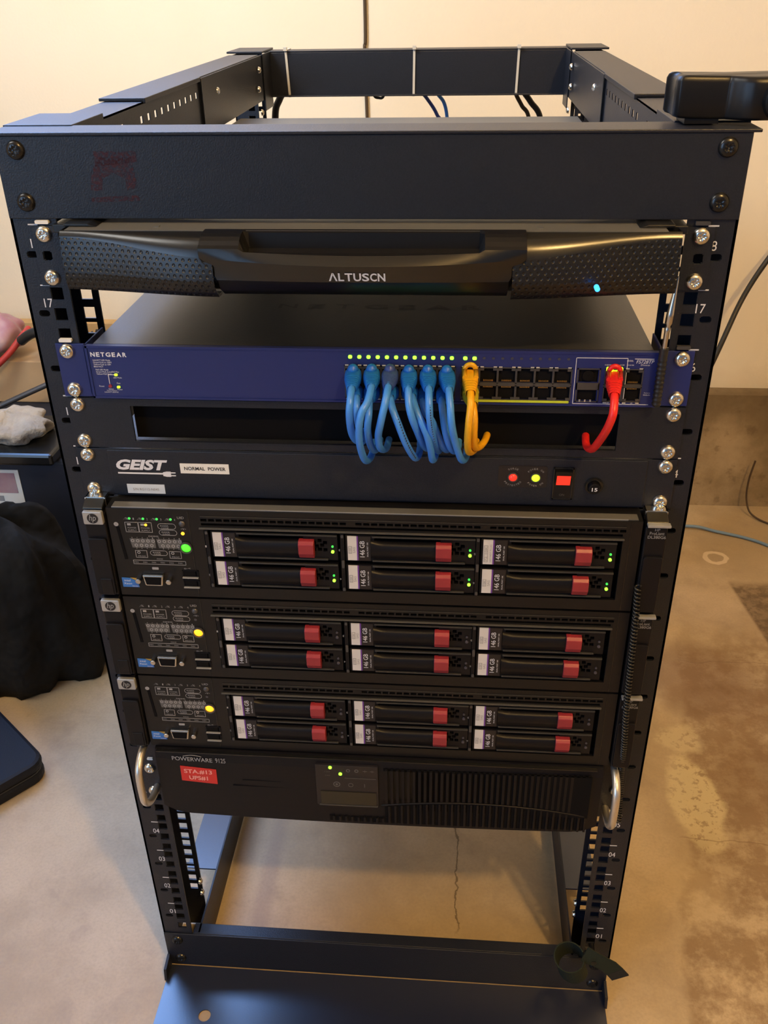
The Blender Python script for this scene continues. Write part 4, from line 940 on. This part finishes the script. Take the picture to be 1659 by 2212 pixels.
for key, path in CB.items():
    px_, row, colr, lab = info[key]
    zc = zu(16)+(24.6 if row == 0 else 10.8)
    grp = {'blue': 'light blue patch cables', 'indigo': 'light blue patch cables', 'yellow': 'yellow patch cables'}.get(colr)
    c_ = thing('patch_cable', lab, 'cable', (px_, -6, zc), grp)
    boot_m = {'blue': 'boot_blue', 'indigo': 'boot_indigo', 'yellow': 'yellow', 'red': 'red'}[colr]
    if key == 'Y2': boot_m = 'olive'
    cord_m = {'blue': 'cord_blue', 'indigo': 'cord_blue', 'yellow': 'yellow', 'red': 'red'}[colr]
    path = [tuple(q) for q in path]; E_ = path[1]
    p0 = (px_, -5.5, zc); b = MB()
    if colr in ('blue', 'indigo'):
        secs = [(0, 11.4, 9.6, 0), (0.08, 12.4, 10.4, 0), (0.28, 12.9, 10.4, 0), (0.42, 12.6, 9.8, 0)]
        s_ = 0.46; w_ = 12.0
        while s_ < 0.97:
            secs += [(s_, w_, w_*0.8, 0), (s_+0.035, w_, w_*0.8, 0), (s_+0.05, w_-0.9, w_*0.8-0.8, 0), (s_+0.075, w_-0.9, w_*0.8-0.8, 0)]; s_ += 0.09; w_ -= 0.78
        secs += [(0.99, w_-0.4, w_*.8, 0), (1.0, 6.0, 5.6, 0)]
        zz = loft(b, p0, E_, secs)
        k_ = Vector(p0).lerp(Vector(E_), 0.16)+zz*5.4
        rr = []
        for j in range(9):      # thumb knob over the latch
            a = math.pi*j/8; rr.append((k_.x, k_.y+4.6-9.2*j/8.0, k_.z))
        b.tube(rr, [0.5, 2.6, 3.5, 3.9, 4.1, 4.1, 3.8, 2.8, 0.6], 14, True)
    else:
        secs = [(0, 11.2, 9.4, 0), (0.06, 11.8, 9.6, 0), (0.40, 11.8, 9.2, 0)]
        s_ = 0.45; w_ = 11.0
        while s_ < 0.93:
            secs += [(s_, w_, w_*0.8, 0), (s_+0.04, w_, w_*0.8, 0), (s_+0.06, w_-1.1, w_*0.8-1, 0), (s_+0.09, w_-1.1, w_*0.8-1, 0)]; s_ += 0.11; w_ -= 0.75
        secs += [(1.0, 7.0, 6.6, 0)]
        zz = loft(b, p0, E_, secs)
        # loop of soft plastic over the latch with its hole
        c0 = Vector(p0).lerp(Vector(E_), 0.02)+zz*4.6; c1 = Vector(p0).lerp(Vector(E_), 0.42)+zz*4.2
        xx = Vector((1, 0, 0)); lp = []
        for k in range(25):
            a = math.pi*k/24; lp.append(tuple(c0+xx*(4.1*math.cos(a))+zz*(4.4*math.sin(a))))
        lp = [tuple(c1+xx*4.1)]+lp+[tuple(c1-xx*4.1)]
        b.tube(lp, 1.9, 8)
    b.build('boot', boot_m, c_)
    if colr in ('yellow', 'red'): MB().dome(px_, c0.z+1.4, 2.6, c0.y+1.5, 0.6).build('boot_hole', 'hole' if colr == 'yellow' else 'led_y', c_)
    pp = smooth_path([tuple(Vector(E_).lerp(Vector(p0), 0.25))]+path[1:], 6)
    MB().tube(pp, 2.75 if colr != 'red' else 3.0, 12).build('cord', cord_m, c_)
    if key in ('T5', 'B3'):
        t = MB(); q = pp[10:34:1]
        for i, p_ in enumerate(q):
            ox = 1.9 if key == 'B3' else 0.9
            t.box(p_[0]+ox-0.35, p_[0]+ox+0.35, p_[1]-2.75, p_[1]-1.9, p_[2]-0.7, p_[2]+0.45)
        t.build('cord_print', 'black_ink', c_)

# ------------------------------------------------------------------ loose things on the rack
pb = thing('metal_probe', 'slim silver probe with a black ribbed grip standing by the right post', 'probe', (217, -12, 668))
MB().tube([(219.5, -10, 768), (219.2, -10, 764), (218.6, -10, 756), (217.6, -10.5, 742), (217.2, -11, 735), (217.2, -11, 733), (217.0, -11, 731), (216.8, -11, 728), (216.6, -11, 715)], [0.5, 0.9, 1.6, 2.7, 2.8, 1.6, 2.3, 1.9, 1.9], 14).build('tip', 'chrome', pb)
pth = []; rr = []
for k in range(40):
    z_ = 716-1.15*k; pth.append((216.6, -11, z_)); rr.append(3.3 if k < 8 else (3.5 if k % 3 else 2.7))
MB().tube(pth, rr, 14).build('grip', 'rubber', pb)
cc = MB(); cp_ = smooth_path([(218.5, -31, 522), (219, -32, 507), (220, -33, 489), (221.8, -33, 440), (223.7, -33, 393), (227.5, -30, 345), (233.5, -14, 290), (237.5, -8, 250), (239.5, -7, 222)], 10)
hel = []; tot = 84
L_ = [0]
for i in range(1, len(cp_)): L_.append(L_[-1]+(Vector(cp_[i])-Vector(cp_[i-1])).length)
for k in range(tot*9+1):
    s_ = L_[-1]*k/(tot*9); i = max(j for j in range(len(L_)) if L_[j] <= s_+1e-9); i = min(i, len(cp_)-2)
    q = (s_-L_[i])/(L_[i+1]-L_[i]); c0 = Vector(cp_[i]).lerp(Vector(cp_[i+1]), q); a = 2*math.pi*k/9
    hel.append((c0.x+2.3*math.cos(a), c0.y+2.3*math.sin(a), c0.z))
cc.tube(hel, 0.95, 6)
tag(cc.build('coiled_cord', 'satin', None, origin=(239, -7, 222)), 'tightly coiled thin black cord hanging down along the right post', 'cord')
ck = thing('small_camera', 'rounded black plastic camera resting on the right end of the top beam', 'camera', (240, 20, 863.5))
out = [(206, 18), (207.5, 13.5), (212, 12), (236, 12), (240, 11), (244, 8), (250, 4), (258, 2), (282, 2), (290, 8), (292, 30), (288, 44), (212, 44), (207, 40)]
oc = smooth_path([(a, b, 0) for a, b in out], 5)[:-1]; oc = [(p[0], p[1]) for p in oc]
cb_ = MB().box(214, 236, 14, 40, 863.2, 868)
def inset(k_): return [(248+(a-248)*(1-k_/42), 24+(b-24)*(1-k_/22)) for a, b in oc]
lv_ = [(866, 3), (866.6, 1), (868, 0), (888, 0), (890.4, 1), (891.6, 2.6), (892, 5)]
cb_.grid([[(a, b, z_+0.9*max(0, abs(a-246)/40.0)**2) for a, b in inset(k_)+inset(k_)[:1]] for z_, k_ in lv_])
for z_, k_ in (lv_[0], lv_[-1]): cb_.add([(a, b, z_+0.9*max(0, abs(a-246)/40.0)**2) for a, b in inset(k_)], [tuple(range(len(oc)))])
cb_.build('camera_body', 'plastic', ck)
lens = MB().disc(273, 879, 15.0, -3, 6, 40, 13.6).build('lens_barrel', 'plastic', ck, bevel=0.8)
MB().ringxz(273, 879, 10.8, 13, -4.2, -2.5).build('lens_ring', 'satin', lens); MB().dome(273, 879, 10.5, -2.9, 1.8).build('lens_glass', 'screen', lens)
# strap
sp = thing('fabric_strap', 'green-grey fabric strap looped around the foot of the right front post', 'strap', (228, -22, -5))
lp = []
cx0, cy0, cz0 = 209.5, -22, 15
for k in range(31):
    a = math.radians(20+330*k/30.0)
    lp.append(((cx0+16*math.cos(a), cy0+15*math.sin(a), cz0+4*math.sin(a)-0.1*k), (-0.25, -0.25, 1)))
MB().ribbon(lp, 31, 1.3).build('loop', 'strap', sp)
tl = [((222, -24, 33), (0.35, 0.2, 0.9)), ((230, -25, 28), (0.5, 0.1, 0.85)), ((240, -25, 22), (0.62, 0, 0.78)), ((250, -24, 14), (0.68, 0, 0.72)), ((258, -24, 4.5), (0.78, 0, 0.62))]
MB().ribbon(tl, 20, 1.3).build('tail', 'strap', sp)
MB().ribbon([((257.4, -24.1, 5.2), (0.78, 0, 0.62)), ((264.5, -24.3, -4.5), (0.85, 0, 0.53))], 20, 1.5).build('tail_end', 'strap_end', sp)
MB().disc(233, 20, 3.2, -26, -3, 14).build('buckle_pin', 'plastic', sp)
# cable ties round the rear beam
for x, lean, w_ in ((-187, 2.5, 'left end'), (-3, -1, 'middle'), (144, -1.5, 'right end')):
    b = MB(); b.prism([(x-1.6, 863.2), (x+1.6, 863.2), (x+1.6+lean, 801.6), (x-1.6+lean, 801.6)], 790.4, 791.6); b.box(x-1.6, x+1.6, 790.4, 830, 862.3, 863.4); b.box(x-2.4, x+2.4, 786.5, 792, 862.5, 867)
    tag(b.build('cable_tie', 'tie', None, origin=(x, 791, 802)), 'white nylon cable tie around the %s of the rear top beam' % w_, 'cable tie', 'cable ties on the rear beam')
def cable(name, pts, r, mt, label, cat='cable', k=8, group=None):
    q = smooth_path(pts, k); o = MB().tube(q, r, 10).build(name, mt, None, origin=pts[-1]); return tag(o, label, cat, group)
cable('power_cable', [(-190, 812, 840), (-196, 818, 812), (-207, 826, 795), (-216, 832, 772), (-218, 836, 700), (-205, 840, 560)], 5.2, 'rubber', 'thick black cable hanging behind the left end of the rear beam')
cable('power_cable', [(142, 812, 842), (150, 820, 812), (166, 826, 790), (183, 832, 765), (190, 838, 700), (188, 840, 560)], 4.2, 'rubber', 'thick black cable hanging behind the right tie of the rear beam')
cable('power_cable', [(136, 818, 838), (142, 824, 806), (154, 832, 784), (166, 836, 765), (172, 840, 700), (172, 846, 560)], 3.0, 'brown_cable', 'thin brownish cable beside the thick one behind the right tie')
cable('network_cable', [(-8, 812, 838), (0, 818, 812), (14, 826, 795), (29, 832, 772), (36, 836, 745), (36, 840, 600)], 2.6, 'boot_indigo', 'dark blue network cable curving down behind the middle of the rear beam', 'cable')
cable('network_cable', [(20, 812, 838), (28, 816, 806), (39, 824, 790), (44, 828, 770), (45, 832, 740), (46, 838, 600)], 2.6, 'cord_blue', 'lighter blue network cable just right of the dark blue one behind the rear beam')
cable('loose_cable', [(-70, 812, 832), (-64, 812, 803), (-57, 815, 797.5), (-49, 814, 801), (-44, 812, 830)], 2.0, 'rubber', 'short dark cable loop peeking out below the middle of the rear beam')
cable('wall_cable', [(-112, 1186, 1500), (-109.6, 1186, 915), (-112, 1186, 835), (-110, 1186, 700), (-108, 1186, 400), (-108, 1186, 200)], 3.0, 'brown_cable', 'dark cable running straight down the cream wall behind the rack')
cable('antenna_cable', [(1500, 1170, 2440), (1180, 1165, 1600), (900, 1150, 950), (760, 1135, 690), (690, 1120, 560), (640, 1100, 490), (600, 1080, 420), (560, 1040, 330), (480, 980, 120), (420, 900, -62)], 5.0, 'rubber', 'thick black cable slanting down the wall right of the rack')
cable('floor_cable', [(-300, 1040, -63.5), (60, 960, -63.5), (330, 980, -63.5), (430, 1020, -63), (560, 1046, -60), (620, 1030, -62), (690, 1000, -63.5), (760, 940, -63.5), (900, 860, -63.5), (1200, 700, -63.5), (1600, 640, -63.5)], 3.2, 'blue_cable', 'pale blue cable lying on the floor right of the rack')
cable('thin_wire', [(700, 1120, 60), (694, 1118, 10), (697, 1112, -35), (712, 1095, -60), (760, 1060, -65), (900, 1000, -65), (1250, 930, -65)], 2.0, 'brown_cable', 'thin dark wire hanging against the low concrete wall at far right')

# ------------------------------------------------------------------ clutter on the left
bx = thing('storage_box', 'large dark blue-black box left of the rack with a square sticker', 'box', (-800, 800, -67))
MB().box(-1060, -545, 662, 1100, -67, 262).build('box_body', 'navy_box', bx, bevel=6)
s3 = MB().box(-745, -664, 660.6, 662, 178, 244).build('shipping_sticker', 'sticker', bx, bevel=0.2)
MB().box(-740, -672, 660.0, 660.7, 200, 238).build('sticker_picture', 'magenta', s3); MB().box(-752, -735, 660.0, 660.7, 184, 194).box(-720, -700, 660, 660.7, 184, 194).build('sticker_print', 'grey_ink', s3)
tr = MB().box(-900, -590, 640, 800, 262.5, 284); tag(tr.build('glossy_tray', 'satin', None, bevel=5, origin=(-750, 720, 262.5)), 'glossy black tray lying on the dark box', 'tray')
def lump(name, cx_, cy_, cz_, rx, ry, rz, mt, label, cat, seed, amp=0.18, fold=3.0, flat=True):
    rnd = random.Random(seed); ph = [rnd.uniform(0, 6.28) for _ in range(12)]; rows_ = []
    for i in range(33):
        th = math.pi*i/32.0; r_ = []
        for j in range(49):
            a = 2*math.pi*j/48.0
            d = 1+amp*(math.sin(fold*a+ph[0]+2*th)*0.5+math.sin(2*fold*a+ph[1]-3*th)*0.3*math.sin(th)+math.sin(5*th+ph[2]+a)*0.3+math.sin(3.7*fold*math.cos(a)+6*th+ph[3])*0.25*math.sin(th))
            if i in (0, 32): d = 1
            z_ = cz_+rz*math.cos(th)*d
            if flat: z_ = max(z_, cz_-rz*0.55)
            r_.append((cx_+rx*math.sin(th)*math.cos(a)*d if j < 48 else r_[0][0], cy_+ry*math.sin(th)*math.sin(a)*d if j < 48 else r_[0][1], z_ if j < 48 else r_[0][2]))
        rows_.append(r_)
    return tag(MB().grid(rows_).build(name, mt, None, origin=(cx_, cy_, cz_-rz*0.55 if flat else cz_-rz)), label, cat)
lump('cream_towel', -690, 712, 300, 72, 50, 28, 'towel', 'crumpled cream cloth lying on the glossy black tray', 'cloth', 3, 0.22, 4)
lump('garment_bag', -648, 532, 37.5, 128, 92, 190, 'fabric', 'slumped black fabric bag on the floor in front of the dark box', 'bag', 5, 0.20, 4)
cs = MB()
a0 = math.radians(140); ca, sa = math.cos(a0), math.sin(a0)
pts = []
Lx, Ly, rr_ = 258, 260, 26
for (ax, ay, s0) in ((rr_, rr_, 180), (Lx-rr_, rr_, 270), (Lx-rr_, Ly-rr_, 0), (rr_, Ly-rr_, 90)):
    for k in range(6):
        t_ = math.radians(s0+90*k/5); u_, v_ = ax+rr_*math.cos(t_), ay+rr_*math.sin(t_); pts.append((-516+u_*ca-v_*sa, 282+u_*sa+v_*ca))
cse = thing('laptop_case', 'flat dark zipped case with rounded corners lying on the floor at far left', 'case', (-600, 300, -67))
MB().prism(pts, -67, -49, 'z').build('case_bottom', 'case', cse, bevel=5); MB().prism(pts, -47.5, -30, 'z').build('case_lid', 'case', cse, bevel=6)
MB().prism([(-516+(x+516)*0.99-2, 282+(y-282)*0.99) for x, y in pts], -49.5, -47, 'z').build('zip_band', 'rubber', cse)
tag(MB().box(-812, -700, 900, 1010, 262.5, 345).build('cardboard_box', 'card', None, bevel=2, origin=(-756, 955, 262.5)), 'small tan cardboard box in the clutter left of the rack', 'box')
lump('magenta_bag', -800, 930, 385, 62, 50, 44, 'magenta', 'shiny magenta and white plastic bag on top of the cardboard box', 'bag', 8, 0.2, 3)
cable('red_wrap', [(-830, 870, 330), (-790, 868, 336), (-750, 880, 366), (-725, 900, 395), (-720, 920, 402)], 6, 'red_cloth', 'red cord draped across the clutter beside the magenta bag', 'cord')
tag(MB().box(-696, -672, 900, 960, 262.5, 388).build('metal_sheet', 'grey_metal', None, bevel=1.5, origin=(-684, 930, 262.5)), 'upright pale grey metal sheet in the clutter left of the rack', 'metal sheet')
lump('dark_device', -612, 955, 318, 42, 55, 62, 'rubber', 'dark jumbled device next to the upright grey plate', 'device', 11, 0.15, 4)
cable('black_hose', [(-720, 880, 392), (-690, 872, 410), (-650, 868, 414), (-610, 872, 405), (-570, 880, 370), (-560, 884, 275)], 9, 'rubber', 'thick black hose arching over the clutter beside the rack post', 'hose')
cable('grey_rod', [(-760, 810, 290), (-690, 826, 318), (-620, 845, 345)], 5, 'port_grey', 'thin dark rod leaning in the clutter behind the glossy tray', 'rod')
tag(MB().box(-1000, -620, YW-30, YW-4, 196, 345).build('wood_panel', 'wood', None, bevel=1.5, origin=(-800, YW-10, 196)), 'pale tan board leaning along the base of the back wall', 'board')
tag(MB().prism([(-700, -67), (-560, -67), (-560, 200), (-700, 200)], 1110, 1140).build('tan_board', 'wood', None, bevel=1, origin=(-630, 1125, -67)), 'tan board standing on the floor behind the dark box', 'board')
